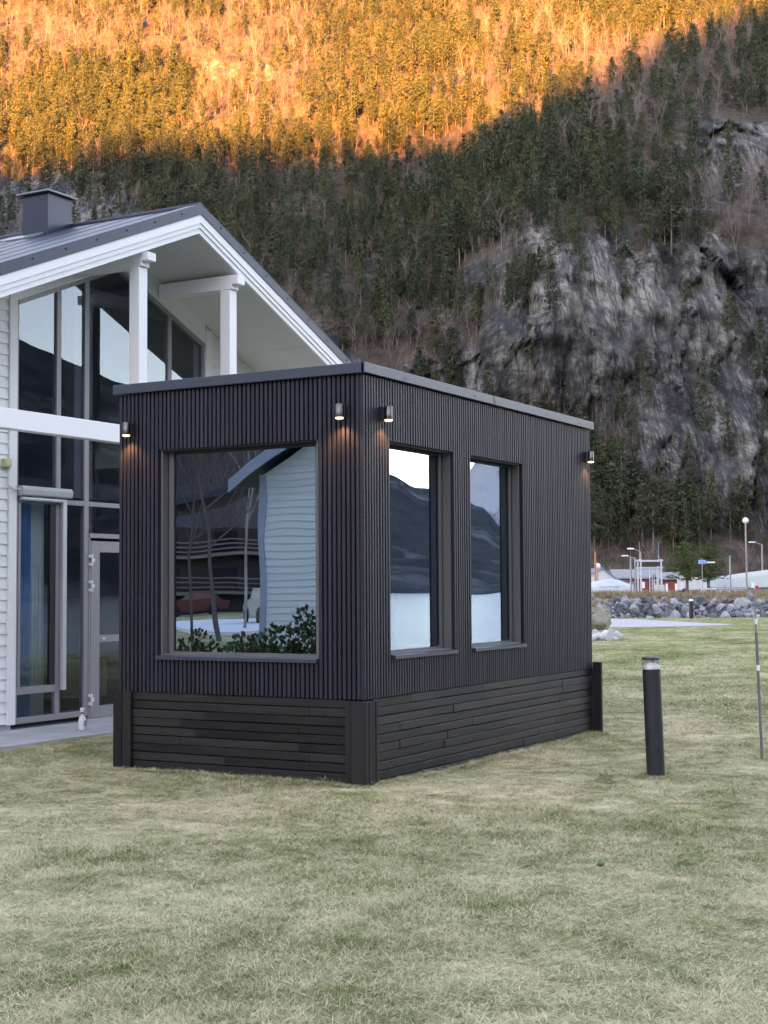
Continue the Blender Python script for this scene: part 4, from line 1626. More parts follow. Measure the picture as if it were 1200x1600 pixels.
sp = thing('spray_bottle', 'white spray bottle standing on the concrete terrace by the door', 'bottle', (2.215, 4.72, .032), .4)
Bld().lathe([(0, 0), (.036, 0), (.040, .008), (.040, .105), (.034, .130), (.015, .150), (.013, .168), (0, .168)], 18).obj('bottle_body', 'plastic_white', sp, True)
Bld().lathe([(.0, .166), (.018, .166), (.018, .186), (0, .186)], 14).obj('collar', 'grey_pole', sp)
b = Bld()
b.prism([(-.022, .186), (.020, .186), (.024, .205), (.050, .208), (.050, .228), (-.014, .232), (-.028, .212)], 1, -.013, .013)
b.prism([(.020, .204), (.028, .204), (.036, .170), (.030, .168)], 1, -.006, .006)
b.obj('trigger', 'plastic_white', sp)
Bld().prism([(-.030, .04), (.030, .04), (.030, .10), (-.030, .10)], 1, -.0412, -.0300).obj('sticker', 'galv', sp)

jb = thing('junction_box', 'cream plastic electrical box on the white clapboard wall', 'electrical box', (1.735, FY0 - .03, 2.84))
Bld().box(-.055, -.045, -.045, .055, .005, .045, .006).obj('case', 'plastic_cream', jb)
Bld().box(-.040, -.052, -.030, .040, -.044, .030, .003).obj('lid', 'plastic_cream', jb)
b = Bld()
pts = [(0.03, -.012, -.045), (.028, -.012, -.19), (.045, -.014, -.24), (.10, -.022, -.265), (.19, -.05, -.265)]
for p, q_ in zip(pts, pts[1:]):
    b.tube(p, q_, .005, n=6)
b.obj('cable', 'plastic_white', jb)

# ------------------------------------------------------------------ lawn furniture
bol = thing('bollard_light', 'tall dark bollard light with clear top standing nearest on the lawn', 'bollard light', (1.55, -1.76, 0), 0)
bol.rotation_euler = (math.radians(-.6), math.radians(-1.2), 0)
bol.rotation_euler = (Vector((RX, RY, 0)) * -.027 + Vector((0, 0, 1))).to_track_quat('Z', 'Y').to_euler()
HB = .942
Bld().lathe([(0, -.1), (.072, -.1), (.0715, HB - .100), (.068, HB - .098), (0, HB - .098)], 28).obj('post', 'bollard', bol, True)
Bld().lathe([(.0712, HB - .097), (.0712, HB - .0225), (.0695, HB - .0225), (.0695, HB - .097)], 28).obj('lens', 'clear', bol, True)
Bld().lathe([(0, HB - .096), (.068, HB - .096), (.068, HB - .078), (.020, HB - .026), (0, HB - .026)], 28).obj('reflector', 'lamp_white', bol)
Bld().lathe([(0, HB - .022), (.072, HB - .022), (.072, HB - .010), (.060, HB - .001), (.02, HB + .004), (0, HB + .004)], 28).obj('cap', 'bollard', bol, True)

P = at(1070, 966, 69.0)
bo2 = thing('bollard_light', 'small distant bollard light in front of the stone embankment', 'bollard light', (P.x - 1.2, P.y - .7, -.0))
Bld().lathe([(0, -.1), (.10, -.1), (.10, .80), (0, .80)], 16).obj('post', 'bollard', bo2, True)
Bld().lathe([(0, .80), (.095, .80), (.095, .90), (0, .90)], 16).obj('lens', 'lamp_white', bo2, True)
Bld().lathe([(0, .90), (.10, .90), (.10, .93), (.03, .95), (0, .95)], 16).obj('cap', 'bollard', bo2, True)

st = thing('marker_stake', 'thin grey marker stake with two white bands stuck in the lawn', 'stake', (3.012, -2.215, 0))
stv = Vector((2.919 - 3.012, -2.202 + 2.215, 1.418))
stL = stv.length
st.rotation_euler = stv.to_track_quat('Z', 'Y').to_euler()
Bld().tube((0, 0, -.15), (0, 0, 1.10), .0125, n=12).obj('pole', 'grey_pole', st, True)
Bld().tube((0, 0, 1.10), (0, 0, stL), .0085, .007, n=10).obj('tip', 'galv', st, True)
for zc in (.795, 1.195):
    Bld().tube((0, 0, zc - .024), (0, 0, zc + .024), .0145, n=14).obj('band', 'metal_white', st, True)

lf = thing('fallen_leaf', 'dark green curled leaf lying alone on the lawn', 'leaf', (-2.238, -2.741, .022), .5)
V, F = [], []
for i in range(9):
    u = i / 8
    w = .022 * math.sin(math.pi * min(1, u * .95 + .04)) ** .7
    for s in (-1, -.5, 0, .5, 1):
        V.append((u * .075 - .037, s * w, .010 * abs(s) ** 1.5 + .018 * (u - .5) ** 2 * 4 + .004 * math.sin(u * 14)))
for i in range(8):
    for j in range(4):
        F.append((i * 5 + j, i * 5 + j + 5, i * 5 + j + 6, i * 5 + j + 1))
o_ = link('blade', pymesh('blade', V, F, 'leaf', True), None, lf)
o_.modifiers.new('thick', 'SOLIDIFY').thickness = .0012
Bld().tube((.036, 0, .018), (.058, .006, .004), .0012, n=5).obj('stalk', 'leaf', lf)


# ------------------------------------------------------------------ stones
def rock_mesh(name, mat, rng, sub=2, cuts=9, flat=0.8, lo=.42):
    bm = bmesh.new()
    bmesh.ops.create_icosphere(bm, subdivisions=sub, radius=1.0)
    ns = rng.normal(0, 1, (cuts, 3))
    ns /= np.linalg.norm(ns, axis=1)[:, None]
    ds = rng.uniform(lo, max(.80, lo + .15), cuts)
    for v in bm.verts:
        p = np.array(v.co)
        for n_, d_ in zip(ns, ds):
            k = p @ n_
            if k > d_:
                p = p - n_ * (k - d_)
        p = p * (1 + .05 * rng.normal())
        v.co = (p[0], p[1], p[2] * flat)
    me = bpy.data.meshes.new(name)
    bm.to_mesh(me)
    bm.free()
    me.materials.append(MAT[mat])
    return me


rngR = np.random.default_rng(31)
boulders = [rock_mesh('boulder', 'boulder', rngR, 2) for _ in range(9)]
bw = thing('stone_embankment', 'embankment of rough grey boulders topped with dry grass beyond the lawn', 'embankment', (0, 0, 0))
quad_pts = [(69.9, -14), (69.9, 34), (74.0, 34), (74.0, -14)]
b = Bld()
pr_ = [(69.6, -1.6), (69.6, -.2), (71.4, .78), (73.2, .98), (75.8, .98), (76.6, -1.6)]
b.hull([[(*ab(a, bb_), z_) for (a, z_) in pr_] for bb_ in (-14, 10, 22, 34)])
b.obj('core', 'boulder', bw)
b = Bld()
b.hull([[(*ab(a, bb_), z_) for (a, z_) in [(71.2, .70), (71.5, .84), (73.2, 1.03), (75.9, 1.03), (75.9, .70)]] for bb_ in (-14, 10, 22, 34)])
b.obj('turf', 'bank', bw)
nrow = 0
for r, (a_, z_) in enumerate([(69.15, -.05), (69.4, .10), (69.7, .25), (70.05, .40), (70.4, .52), (70.85, .64), (71.3, .76)]):
    x = 8.0 + .13 * r
    while x < 21:
        s_ = float(np.clip(rngR.lognormal(math.log(.17), .42), .09, .40))
        x += s_ * .86
        o_ = link('boulder', boulders[rngR.integers(0, 9)], None, bw, (*ab(a_ + rngR.normal(0, .12), x), z_ + rngR.normal(0, .06)))
        o_.scale = (s_ * rngR.uniform(.85, 1.35), s_ * rngR.uniform(.85, 1.2), s_ * rngR.uniform(.7, 1.0))
        o_.rotation_euler = tuple(rngR.uniform(0, 6.28, 3))
        x += s_ * .86

# the rest of the embankment, beyond the stones one can pick apart, as one heap
RV, RF, n0 = [], [], 0
for (xa, xb) in ((-13, 8), (21.2, 33)):
    for a_, z_ in [(69.15, -.05), (69.4, .10), (69.7, .25), (70.05, .40), (70.4, .52), (70.85, .64), (71.3, .76)]:
        x = xa
        while x < xb:
            s_ = float(np.clip(rngR.lognormal(math.log(.18), .40), .10, .40))
            x += s_ * .86
            me = boulders[rngR.integers(0, 9)]
            co = np.empty(len(me.vertices) * 3, dtype=np.float32)
            me.vertices.foreach_get('co', co)
            q1, q2 = rngR.uniform(0, 6.28, 2)
            rm = np.array(Matrix.Rotation(q1, 3, 'X') @ Matrix.Rotation(q2, 3, 'Z'))
            RV.append(co.reshape(-1, 3) @ rm.T * s_ + np.array([*ab(a_, x), z_]))
            ff = np.empty(len(me.polygons) * 3, dtype=np.int32)
            me.polygons.foreach_get('vertices', ff)
            RF.append(ff.reshape(-1, 3) + n0)
            n0 += len(co) // 3
            x += s_ * .86
stuff(link('rubble', np_mesh('rubble', np.concatenate(RV), np.concatenate(RF), 'boulder'), None, bw))


def grass_tuft(name, n, h, spread, w, lean, rng, mat, segs=3, flatten=0.0):
    V, F = [], []
    for i in range(n):
        a = rng.uniform(0, 6.283)
        r = spread * math.sqrt(rng.random())
        p = np.array([r * math.cos(rng.uniform(0, 6.283)), r * math.sin(rng.uniform(0, 6.283)), 0.0])
        d = np.array([math.cos(a), math.sin(a), 0.0])
        s = np.array([-d[1], d[0], 0.0])
        H = h * rng.uniform(.5, 1.25)
        le = lean * rng.uniform(.4, 1.5)
        i0 = len(V)
        for k in range(segs + 1):
            u = k / segs
            c = p + d * le * H * u ** 1.5 + s * .25 * H * u * u * rng.normal() + np.array([0, 0, H * (u - flatten * u * u)])
            ww = w * (1 - u ** 2 * .85)
            if k == segs:
                V.append(c)
            else:
                V.append(c - s * ww * .5)
                V.append(c + s * ww * .5)
        for k in range(segs - 1):
            q0 = i0 + 2 * k
            F += [(q0, q0 + 1, q0 + 3), (q0, q0 + 3, q0 + 2)]
        q0 = i0 + 2 * (segs - 1)
        F.append((q0, q0 + 1, q0 + 2))
    return np_mesh(name, np.array(V), np.array(F), mat)


tall = [grass_tuft('tall_tuft', 40, .30, .22, .02, .5, rngR, 'dry_grass') for _ in range(3)]
n = 900
aa = rngR.uniform(71.6, 75.6, n)
xx = rngR.uniform(3, 28, n)
zz = np.interp(aa, [71.4, 73.2, 75.8], [.78, .96, .96])
P = np.array([(*ab(a, x), z_) for a, x, z_ in zip(aa, xx, zz)])
o = scatter('bank_grass', P, np.column_stack([np.zeros((n, 2)), rngR.uniform(0, 6.28, n)]), np.column_stack([rngR.uniform(.5, 1.3, n)] * 3), rngR.integers(0, 3, n), proto_collection('bank_tufts', tall))
tag(o, 'tall dry brown grass along the top of the stone embankment', 'grass')

P = at(928, 976, 50.0)
rbig = link('boulder', rock_mesh('boulder', 'brown_boulder', np.random.default_rng(5), 3, 14, .95, .70), None, None, (P.x + .35, P.y + .25, .36))
rbig.scale = (.80, .85, .70)
rbig.rotation_euler = (.2, .1, .8)
tag(rbig, 'big mossy brown boulder half hidden behind the end of the garden room', 'boulder')
rng2 = np.random.default_rng(6)
ws_mesh = [rock_mesh('stone', 'white_stone', rng2, 2, 6, .8) for _ in range(4)]
for k, (px, py, s_) in enumerate([(930, 998, .13), (937, 994, .17), (945, 998, .12), (952, 994, .22), (948, 990, .20), (959, 997, .13), (966, 994, .18), (941, 1000, .10), (974, 997, .09), (934, 1002, .10), (956, 1000, .10), (928, 990, .2), (962, 1000, .11)]):
    P = at(px, py, 41.0 + (k % 3) * .35)
    o_ = link('white_stone', ws_mesh[k % 4], None, None, (P.x, P.y, s_ * .45))
    o_.scale = (s_, s_ * 1.1, s_)
    o_.rotation_euler = tuple(rng2.uniform(0, 6.28, 3))
    tag(o_, 'pale stone lying on the grass beside the brown boulder', 'stone', 'pale stones by the brown boulder')

# ------------------------------------------------------------------ harbour
QZ = .75


def pole_lamp(px, a, ytop, label, kind='arm', group=None):
    P = at(px, 920, a)
    zt_ = at(px, ytop, a).z
    t = thing('street_lamp', label, 'street lamp', (P.x, P.y, QZ), math.atan2(RY, RX), group)
    h = zt_ - QZ
    Bld().tube((0, 0, -.2), (0, 0, h), a * .0005 + .02, a * .0004 + .015, n=10).obj('pole', 'galv', t)
    if kind == 'globe':
        Bld().ball((0, 0, h + .25), .26 * a / 120, 2).obj('globe', 'lamp_white', t, True)
    else:
        s = -1
        b_ = Bld()
        b_.tube((0, 0, h), (s * .55 * a / 110, 0, h + .22), .03, n=8)
        b_.obj('arm', 'galv', t)
        Bld().box(s * 1.02 * a / 110, -.12, h + .18, s * .52 * a / 110, .12, h + .30, .04).obj('lamp_head', 'lamp_white', t)
    return t


pole_lamp(1167, 120, 818, 'tallest lamp post by the harbour with a white globe on top', 'globe')
pole_lamp(1192, 140, 851, 'lamp post with a bent arm right of the tall globe lamp', 'arm')
pole_lamp(1002, 115, 862, 'lamp post with a bent arm behind the white boat lift', 'arm')
pole_lamp(993, 150, 872, 'small lamp post between the red boathouse roof and the boat lift', 'arm')
pole_lamp(934, 105, 890, 'short lamp with a white globe beside the orange pole', 'globe')
P = at(931, 930, 103)
Bo = thing('orange_pole', 'slim orange pole in front of the white gabled warehouse', 'pole', (P.x, P.y, QZ), math.atan2(RY, RX))
Bld().tube((0, 0, -.2), (0, 0, at(931, 862, 103).z - QZ), .09, .07).obj('shaft', 'orange', Bo)
Bld().lathe([(0, 0), (.55, 0), (.55, .3), (.2, 1.1), (0, 1.1)], 12).obj('foot', 'orange', Bo)

# white gabled warehouse with a blue grey roof
P = at(962, 925, 150)
wh = thing('warehouse', 'white gabled warehouse with blue grey roof left of the red boathouse', 'warehouse', (P.x, P.y, QZ), math.atan2(RY, RX))
gz = at(941, 889, 150).z - QZ
ez = at(925, 899, 150).z - QZ
xl, xm, xr = -2.75, -1.35, .15
b = Bld()
b.prism([(xl - .8, 0), (xr, 0), (xr, ez * .75), (xm, gz), (xl - .8, ez * .75)], 1, 0, 9)
b.obj('wall', 'white_steel', wh)
b = Bld()
b.prism([(xm, gz + .02), (xr + .12, ez * .75 - .06), (xr + .12, ez * .75 + .06), (xm, gz + .16)], 1, -.2, 9.2)
b.prism([(xm, gz + .02), (xl - .92, ez * .75 - .06), (xl - .92, ez * .75 + .06), (xm, gz + .16)], 1, -.2, 9.2)
b.obj('roof', 'blue_roof', wh)
b = Bld()
b.box(xr + .1, 2, 0, xr + 2.1, 8, ez * .62)
b.obj('annex_wall', 'white_steel', wh)
Bld().prism([(xr + .13, ez * .75), (xr + 2.3, ez * .58), (xr + 2.3, ez * .63), (xr + .13, ez * .80)], 1, 1.8, 8.2).obj('annex_roof', 'blue_roof', wh)
Bld().box(-1.75, -.05, 1.05, -1.0, .06, 1.45).obj('window', 'dark_glass', wh)

# red boathouse, long grey roof
P = at(985, 925, 160)
bh = thing('boathouse', 'long red boathouse with a light grey roof behind the boat lift', 'boathouse', (P.x, P.y, QZ), math.atan2(RY, RX))
z1_, z2_ = at(985, 904, 160).z - QZ, at(985, 889, 160).z - QZ
Bld().box(-1.6, 0, 0, 3.6, 6, z1_).obj('wall', 'red', bh)
b = Bld()
b.prism([(-.3, z1_ - .05), (-.3, z1_ + .12), (3.0, z2_), (6.3, z1_ + .12), (6.3, z1_ - .05), (3.0, z2_ - .2)], 0, -1.8, 3.8)
b.obj('roof', 'grey_roof', bh)
for x in (-.55, 1.15):
    Bld().box(x, -.06, .55, x + .45, .05, 1.25).obj('window', 'plastic_white', bh)
for x in (0, 2.4):
    Bld().box(x, -.05, 0, x + .7, .05, 1.2).obj('door', 'dark_brown', bh)

P = at(1049, 925, 140)
rs = thing('boathouse', 'small bright red boathouse behind the left harbour pine', 'boathouse', (P.x, P.y, QZ), math.atan2(RY, RX))
zz_ = at(1049, 905, 140).z - QZ
Bld().box(-1.1, 0, 0, 1.1, 4, zz_).obj('wall', 'red', rs)
Bld().prism([(-.3, zz_ - .05), (2, zz_ + .55), (4.3, zz_ - .05), (4.3, zz_ + .05), (2, zz_ + .7), (-.3, zz_ + .06)], 0, -1.3, 1.3).obj('roof', 'grey_roof', rs)
for x in (-.55, .35):
    Bld().box(x, -.05, .2, x + .22, .05, 1.0).obj('door', 'plastic_white', rs)
P = at(1077, 922, 135)
vn = thing('white_van', 'white box van parked between the two harbour pines', 'van', (P.x, P.y, QZ), math.atan2(RY, RX))
Bld().box(-.95, -.9, .35, .65, .9, 1.55, .06).obj('cargo_box', 'white_hull', vn)
Bld().prism([(.66, .35), (1.45, .35), (1.45, .85), (1.15, 1.35), (.66, 1.4)], 1, -.85, .85).obj('cab', 'white_hull', vn)
for x in (-.6, 1.0):
    for y in (-.8, .8):
        Bld().tube((x, y - .1, .28), (x, y + .1, .28), .28, n=14).obj('wheel', 'rubber', vn)

# boat lift: white frame with a dark rounded panel, ladders and two thin masts
P = at(1018, 930, 99.5)
bl = thing('boat_lift', 'white steel boat lift frame with a dark rounded panel at the top', 'boat lift', (P.x, P.y, QZ - .4), math.atan2(RY, RX))
zt_ = at(1018, 876, 99.5).z - QZ + .4
zl_ = at(1018, 887, 99.5).z - QZ + .4
xw = .70
for x in (-xw, xw):
    for y in (0, 1.2):
        Bld().box(x - .05, y - .05, 0, x + .05, y + .05, zt_).obj('leg', 'white_steel', bl)
b = Bld()
for zc in (zt_, zl_):
    b.box(-xw - .12, -.07, zc - .05, xw + .12, -.05 - .005, zc + .05).box(-xw - .12, 1.255, zc - .05, xw + .12, 1.33, zc + .05)
b.box(-xw - .09, -.05, zt_ + .002, -xw + .03, 1.25, zt_ + .09).box(xw - .03, -.05, zt_ + .002, xw + .09, 1.25, zt_ + .09)
b.obj('cross_bar', 'white_steel', bl)
b = Bld()
hc, hw, rr_ = (zt_ + zl_) / 2, .56, .15
poly = [(math.cos(t_) * rr_ + (hw - rr_) * (1 if math.cos(t_) > 0 else -1), hc + math.sin(t_) * rr_) for t_ in np.linspace(-math.pi / 2 + .01, 1.5 * math.pi + .01, 25)[:-1]]
b.prism(poly, 1, -.13, -.08)
b.obj('panel', 'dark_brown', bl)
for x in (-.02, .28):
    b = Bld()
    for s in (-.09, .09):
        b.box(x + s - .02, -.04, 0, x + s + .02, 0.0, zl_ - .07)
    for k in range(7):
        b.box(x - .07, -.035, .25 + k * .26, x + .07, -.005, .28 + k * .26)
    b.obj('ladder', 'white_steel', bl)
Bld().box(.35, .2, .2, .95, .8, 1.25, .03).obj('control_cabinet', 'white_steel', bl)
for x, yt in ((-xw - .02, 846), (xw - .10, 846)):
    Bld().tube((x, .4, zt_), (x, .4, at(1018, yt, 99.5).z - QZ + .4), .035, .02, n=6).obj('mast', 'galv', bl)
for px, yt, a in ((1137, 868, 84), (981, 870, 86)):
    P = at(px, 925, a)
    sb_ = thing('sailboat', 'moored sailboat whose bare mast rises %s' % ('above the white cabin boat' if px > 1100 else 'in front of the long red boathouse'), 'sailboat', (P.x, P.y, -1.0), math.atan2(RY, RX) + .9)
    secs = []
    for x, w, zb_, zs in ((-2.2, .7, .0, .72), (-1, 1.0, -.25, .66), (.6, .9, -.3, .70), (1.9, .35, -.1, .82), (2.4, .03, .5, .90)):
        secs.append([(x, -w, zs), (x, -w * .7, zb_ + .2), (x, 0, zb_), (x, w * .7, zb_ + .2), (x, w, zs), (x, 0, zs + .08)])
    Bld().hull(secs).obj('hull', 'white_hull', sb_)
    Bld().box(-.6, -.5, .70, .9, .5, 1.05, .08).obj('cabin', 'white_hull', sb_)
    Bld().tube((.4, 0, .7), (.4, 0, at(px, yt, a).z + 1.0), .06, .045, n=8).obj('mast', 'galv', sb_)
    Bld().tube((.4, 0, 1.5), (-1.8, 0, 1.6), .05, n=8).obj('boom', 'tarp', sb_)


def hull_boat(name, label, px, a, L, w, hgt, rz, zb_, mat='white_hull'):
    P = at(px, 930, a)
    t = thing(name, label, 'boat', (P.x, P.y, zb_), rz)
    secs = []
    for u, f, kz in ((-.5, .85, .05), (-.3, 1.0, .0), (.1, 1.0, .0), (.35, .62, .12), (.5, .04, .55)):
        zs = hgt * (1 + .25 * max(0, u + .1))
        secs.append([(u * L, -w * f, zs), (u * L, -w * f * .72, kz * hgt + .1), (u * L, 0, kz * hgt), (u * L, w * f * .72, kz * hgt + .1), (u * L, w * f, zs), (u * L, 0, zs + .05)])
    Bld().hull(secs).obj('hull', mat, t)
    return t


BR = math.atan2(RY, RX)
cbt = hull_boat('covered_boat', 'boat laid up ashore under a pale tarpaulin left of the boathouse', 952, 102, 2.9, .75, .75, BR + .25, QZ)
b = Bld()
secs = []
for u, k in ((-1.5, .55), (-1.1, .95), (-.2, 1.22), (.5, 1.15), (1.1, .85), (1.6, .45)):
    w = .80 * (1 - .25 * max(0, u / 1.6))
    secs.append([(u, -w, .40), (u, -w * .85, .55 + .25 * k), (u, -w * .3, .55 + .60 * k), (u, w * .3, .55 + .60 * k), (u, w * .85, .55 + .25 * k), (u, w, .40)])
b.hull(secs)
b.obj('tarpaulin', 'tarp', cbt, True)
P = at(968, 930, 99)
tp = thing('tarpaulin_heap', 'low white tarpaulin heap in front of the covered boat', 'tarpaulin', (P.x, P.y, QZ), BR)
secs = []
for u, k in ((-.9, .08), (-.5, .34), (.0, .46), (.5, .36), (.95, .06)):
    secs.append([(u, -.5, 0), (u, -.42, .6 * k), (u, -.1, k), (u, .2, k * .95), (u, .45, .5 * k), (u, .5, 0)])
Bld().hull(secs).obj('cloth', 'tarp', tp, True)
mb = hull_boat('motor_boat', 'small white open motor boat right of the boat lift', 1048, 90, 2.6, .7, 1.75, BR + .1, -1.05)
Bld().box(-.3, -.45, 1.75, .3, .45, 2.0, .1).obj('windscreen', 'dark_glass', mb)
cab = hull_boat('cabin_boat', 'white cabin boat with dark windows moored behind the embankment', 1146, 88, 4.6, .9, 1.75, BR, -1.05)
zc0, zc1 = 1.76, at(1140, 920, 88).z + 1.05
Bld().box(-1.05, -.70, zc0, .55, .70, zc1, .05).obj('cabin', 'white_hull', cab)
Bld().box(-1.10, -.75, zc1 + .002, .62, .75, zc1 + .06).obj('cabin_roof', 'white_hull', cab)
Bld().box(-1.85, -.72, zc0, -1.20, .72, zc1 + .04, .03).obj('wheelhouse', 'white_hull', cab)
for x0, x1 in ((-1.78, -1.56), (-1.50, -1.27)):
    Bld().box(x0, -.74, zc0 + .12, x1, -.715, zc1 - .06).obj('window', 'dark_glass', cab)
for x0, x1 in ((-.85, -.55), (-.30, -.10), (.10, .40)):
    Bld().box(x0, -.72, zc0 + .14, x1, -.695, zc1 - .12).obj('window', 'dark_glass', cab)
Bld().tube((1.3, 0, 1.9), (1.3, 0, 2.5), .02).obj('bow_rail', 'galv', cab)

# long low boat shelter at the right
bs_ = thing('boat_shelter', 'long white boat shelter with a sloping tarpaulin roof at the right edge', 'boat shelter', (0, 0, 0))
pA, pB2 = at(1085, 912, 150), at(1225, 912, 128)
dirv = (pB2 - pA)
secs = []
for u, zt_ in ((0, at(1085, 909, 150).z), (.3, at(1125, 902, 143).z), (.65, at(1170, 895, 136).z), (1.0, at(1225, 888, 128).z), (1.6, at(1225, 888, 128).z + .2)):
    c = pA + dirv * u
    n_ = Vector((FX, FY, 0))
    zb_ = 1.35
    secs.append([(c.x, c.y, zb_), (c.x, c.y, zb_ + (zt_ - zb_) * .75), (c.x + n_.x * .8, c.y + n_.y * .8, zt_), (c.x + n_.x * 2.6, c.y + n_.y * 2.6, zt_), (c.x + n_.x * 3.4, c.y + n_.y * 3.4, zb_)])
Bld().hull(secs).obj('roof', 'tarp', bs_)
for u in (.1, .38, .66, .94, 1.22):
    c = pA + dirv * u
    Bld().tube((c.x, c.y - .0, QZ), (c.x, c.y, 1.6), .06).obj('post', 'galv', bs_)
b = Bld()
c0, c1 = pA, pA + dirv * 1.6
n_ = Vector((FX, FY, 0))
b.hull([[(c0.x + n_.x * 2, c0.y + n_.y * 2, QZ), (c0.x + n_.x * 2.1, c0.y + n_.y * 2.1, QZ), (c0.x + n_.x * 2.1, c0.y + n_.y * 2.1, 1.36), (c0.x + n_.x * 2, c0.y + n_.y * 2, 1.36)],
        [(c1.x + n_.x * 2, c1.y + n_.y * 2, QZ), (c1.x + n_.x * 2.1, c1.y + n_.y * 2.1, QZ), (c1.x + n_.x * 2.1, c1.y + n_.y * 2.1, 1.36), (c1.x + n_.x * 2, c1.y + n_.y * 2, 1.36)]])
b.obj('wall', 'boulder', bs_)

P = at(1179, 930, 76)
ls = thing('lifebuoy_stand', 'white post with red lifebuoy board at the right end of the embankment', 'lifebuoy stand', (P.x, P.y, .95), BR)
Bld().tube((0, 0, -.1), (0, 0, .75), .03).obj('post', 'white_steel', ls)
Bld().box(-.16, -.04, .42, .02, .0, .72, .01).obj('sign', 'plastic_white', ls)
Bld().box(.04, -.05, .10, .20, .0, .55, .01).obj('lifebuoy_case', 'bright_red', ls)

P = at(1097, 878, 117)
bsn = thing('blue_banner', 'small light blue banner showing between the harbour pines', 'banner', (P.x, P.y, QZ), BR)
hz = P.z - QZ
Bld().tube((0, 0, -.1), (0, 0, hz + .3), .03).obj('pole', 'galv', bsn)
Bld().box(-.30, -.02, hz - .16, .32, .02, hz + .16, .01).obj('cloth', 'blue_sheet', bsn)
Bld().box(.36, -.02, hz - .10, 1.05, .02, hz + .02, .01).obj('pennant', 'plastic_white', bsn)

# harbour pines
rngH = np.random.default_rng(77)
for (px, a, ytop, label) in ((1073, 122, 846, 'broad harbour pine with dark layered crown, the left of the pair'), (1108, 119, 848, 'broad harbour pine with yellow green crown, right of its twin')):
    P = at(px, 925, a)
    h = at(px, ytop, a).z - QZ
    t = thing('pine_tree', label, 'tree', (P.x, P.y, QZ), rngH.uniform(0, 6))
    link('trunk', trunk_mesh('trunk', h, .16, 'bark', .2, 8), None, t)
    link('crown', conifer_crown('crown', h, rngH, 'broad', 'harbour_pine', 1.5), None, t)
for (px, a, ytop, k, label) in ((1153, 165, 872, 0, 'leafless brown tree left of the tall globe lamp'), (948, 175, 842, 1, 'leafless grey tree behind the white warehouse')):
    P = at(px, 925, a)
    h = at(px, ytop, a).z - QZ
    t = link('bare_tree', bare_tree('bare_tree', h, rngH, 2, .6, .10, 'brush', 6), None, None, (P.x, P.y, QZ))
    tag(t, label, 'tree')

# ------------------------------------------------------------------ what the windows mirror: the yard behind the camera
nh = thing('neighbour_house', 'pale green clapboard gable of the neighbouring house mirrored in the front window', 'house', (-14.2, 3.4, 0))
NW, NE_, NR = 7.35, 3.75, 5.9
for k in range(40):
    zb_ = .15 + k * .14
    if zb_ + .14 > NE_:
        half = NW / 2 * (1 - (zb_ + .14 - NE_) / (NR - NE_))
        if half < .2:
            break
        ya, yb = NW / 2 - half, NW / 2 + half
    else:
        ya, yb = 0, NW
    Bld().prism([(.012, zb_), (-.012, zb_ + .15), (-.03, zb_ + .15), (-.03, zb_)], 1, ya, yb).obj('board', 'green_siding', nh)
b = Bld()
b.prism([(0, 0), (NW, 0), (NW, NE_), (NW / 2, NR), (0, NE_)], 0, -9, -.031)
b.obj('wall', 'green_siding', nh)
for y in (-.02, NW - .12):
    Bld().box(-.03, y, .1, .035, y + .15, NE_ + .02).obj('corner_board', 'grey_trim', nh)
sl_ = (NR - NE_) / (NW / 2)
for s in (-1, 1):
    ye = NW / 2 + s * (NW / 2 + .55)
    ze = NR - sl_ * (NW / 2 + .55)
    Bld().prism([(NW / 2, NR + .25), (ye, ze + .25), (ye, ze), (NW / 2, NR)], 0, .42, .47).obj('verge_board', 'grey_trim', nh)
    Bld().prism([(NW / 2, NR + .28), (ye, ze + .28), (ye, ze + .12), (NW / 2, NR + .12)], 0, -9.4, .419).obj('roof', 'roof', nh)

rngY = np.random.default_rng(12)


def leafy_bush(name, h, w, rng, n=260):
    V, F = [], []
    for i in range(n):
        while True:
            p = rng.uniform(-1, 1, 3)
            if p @ p < 1:
                break
        c = np.array([p[0] * w, p[1] * w, h * (.52 + .48 * p[2]) * (1 - .25 * abs(p[0]))])
        d = np.array([p[0], p[1], .9]) + rng.normal(0, .5, 3)
        d /= np.linalg.norm(d)
        s = np.cross(d, rng.normal(0, 1, 3))
        s /= np.linalg.norm(s)
        L, Wd = rng.uniform(.05, .09), rng.uniform(.022, .034)
        i0 = len(V)
        V += [c, c + d * L * .5 + s * Wd, c + d * L, c + d * L * .5 - s * Wd]
        F.append((i0, i0 + 1, i0 + 2, i0 + 3))
    return np_mesh(name, np.array(V), np.array(F), 'leaf')


for k, (x, y, h, w) in enumerate([(-4.35, 5.0, 1.02, .36), (-4.6, 4.45, 1.0, .36), (-4.5, 3.95, 1.10, .36), (-4.6, 3.55, 1.32, .34), (-4.7, 3.1, 1.18, .36)]):
    t = thing('laurel_bush', 'glossy evergreen bush of the low hedge mirrored at the foot of the front window', 'bush', (x, y, 0), 0, 'evergreen bushes of the mirrored hedge')
    link('foliage', leafy_bush('foliage', h, w, rngY, 1100), None, t)
    b = Bld()
    for j in range(5):
        b.tube((rngY.normal(0, .05), rngY.normal(0, .05), -.05), (rngY.normal(0, .2), rngY.normal(0, .2), h * .7), .012, .005, n=5)
    b.obj('stem', 'bark', t)
t = link('yard_tree', bare_tree('yard_tree', 11, rngY, 3, .5, .085, 'twig', 7), None, None, (-24.3, 19.0, -.05))
tag(t, 'tall leafless tree mirrored in the left half of the front window', 'tree')
t = link('yard_tree', bare_tree('yard_tree', 10, rngY, 3, .55, .05, 'twig', 6), None, None, (-17.6, 15.0, -.05))
tag(t, 'smaller leafless tree mirrored at the left edge of the front window', 'tree')
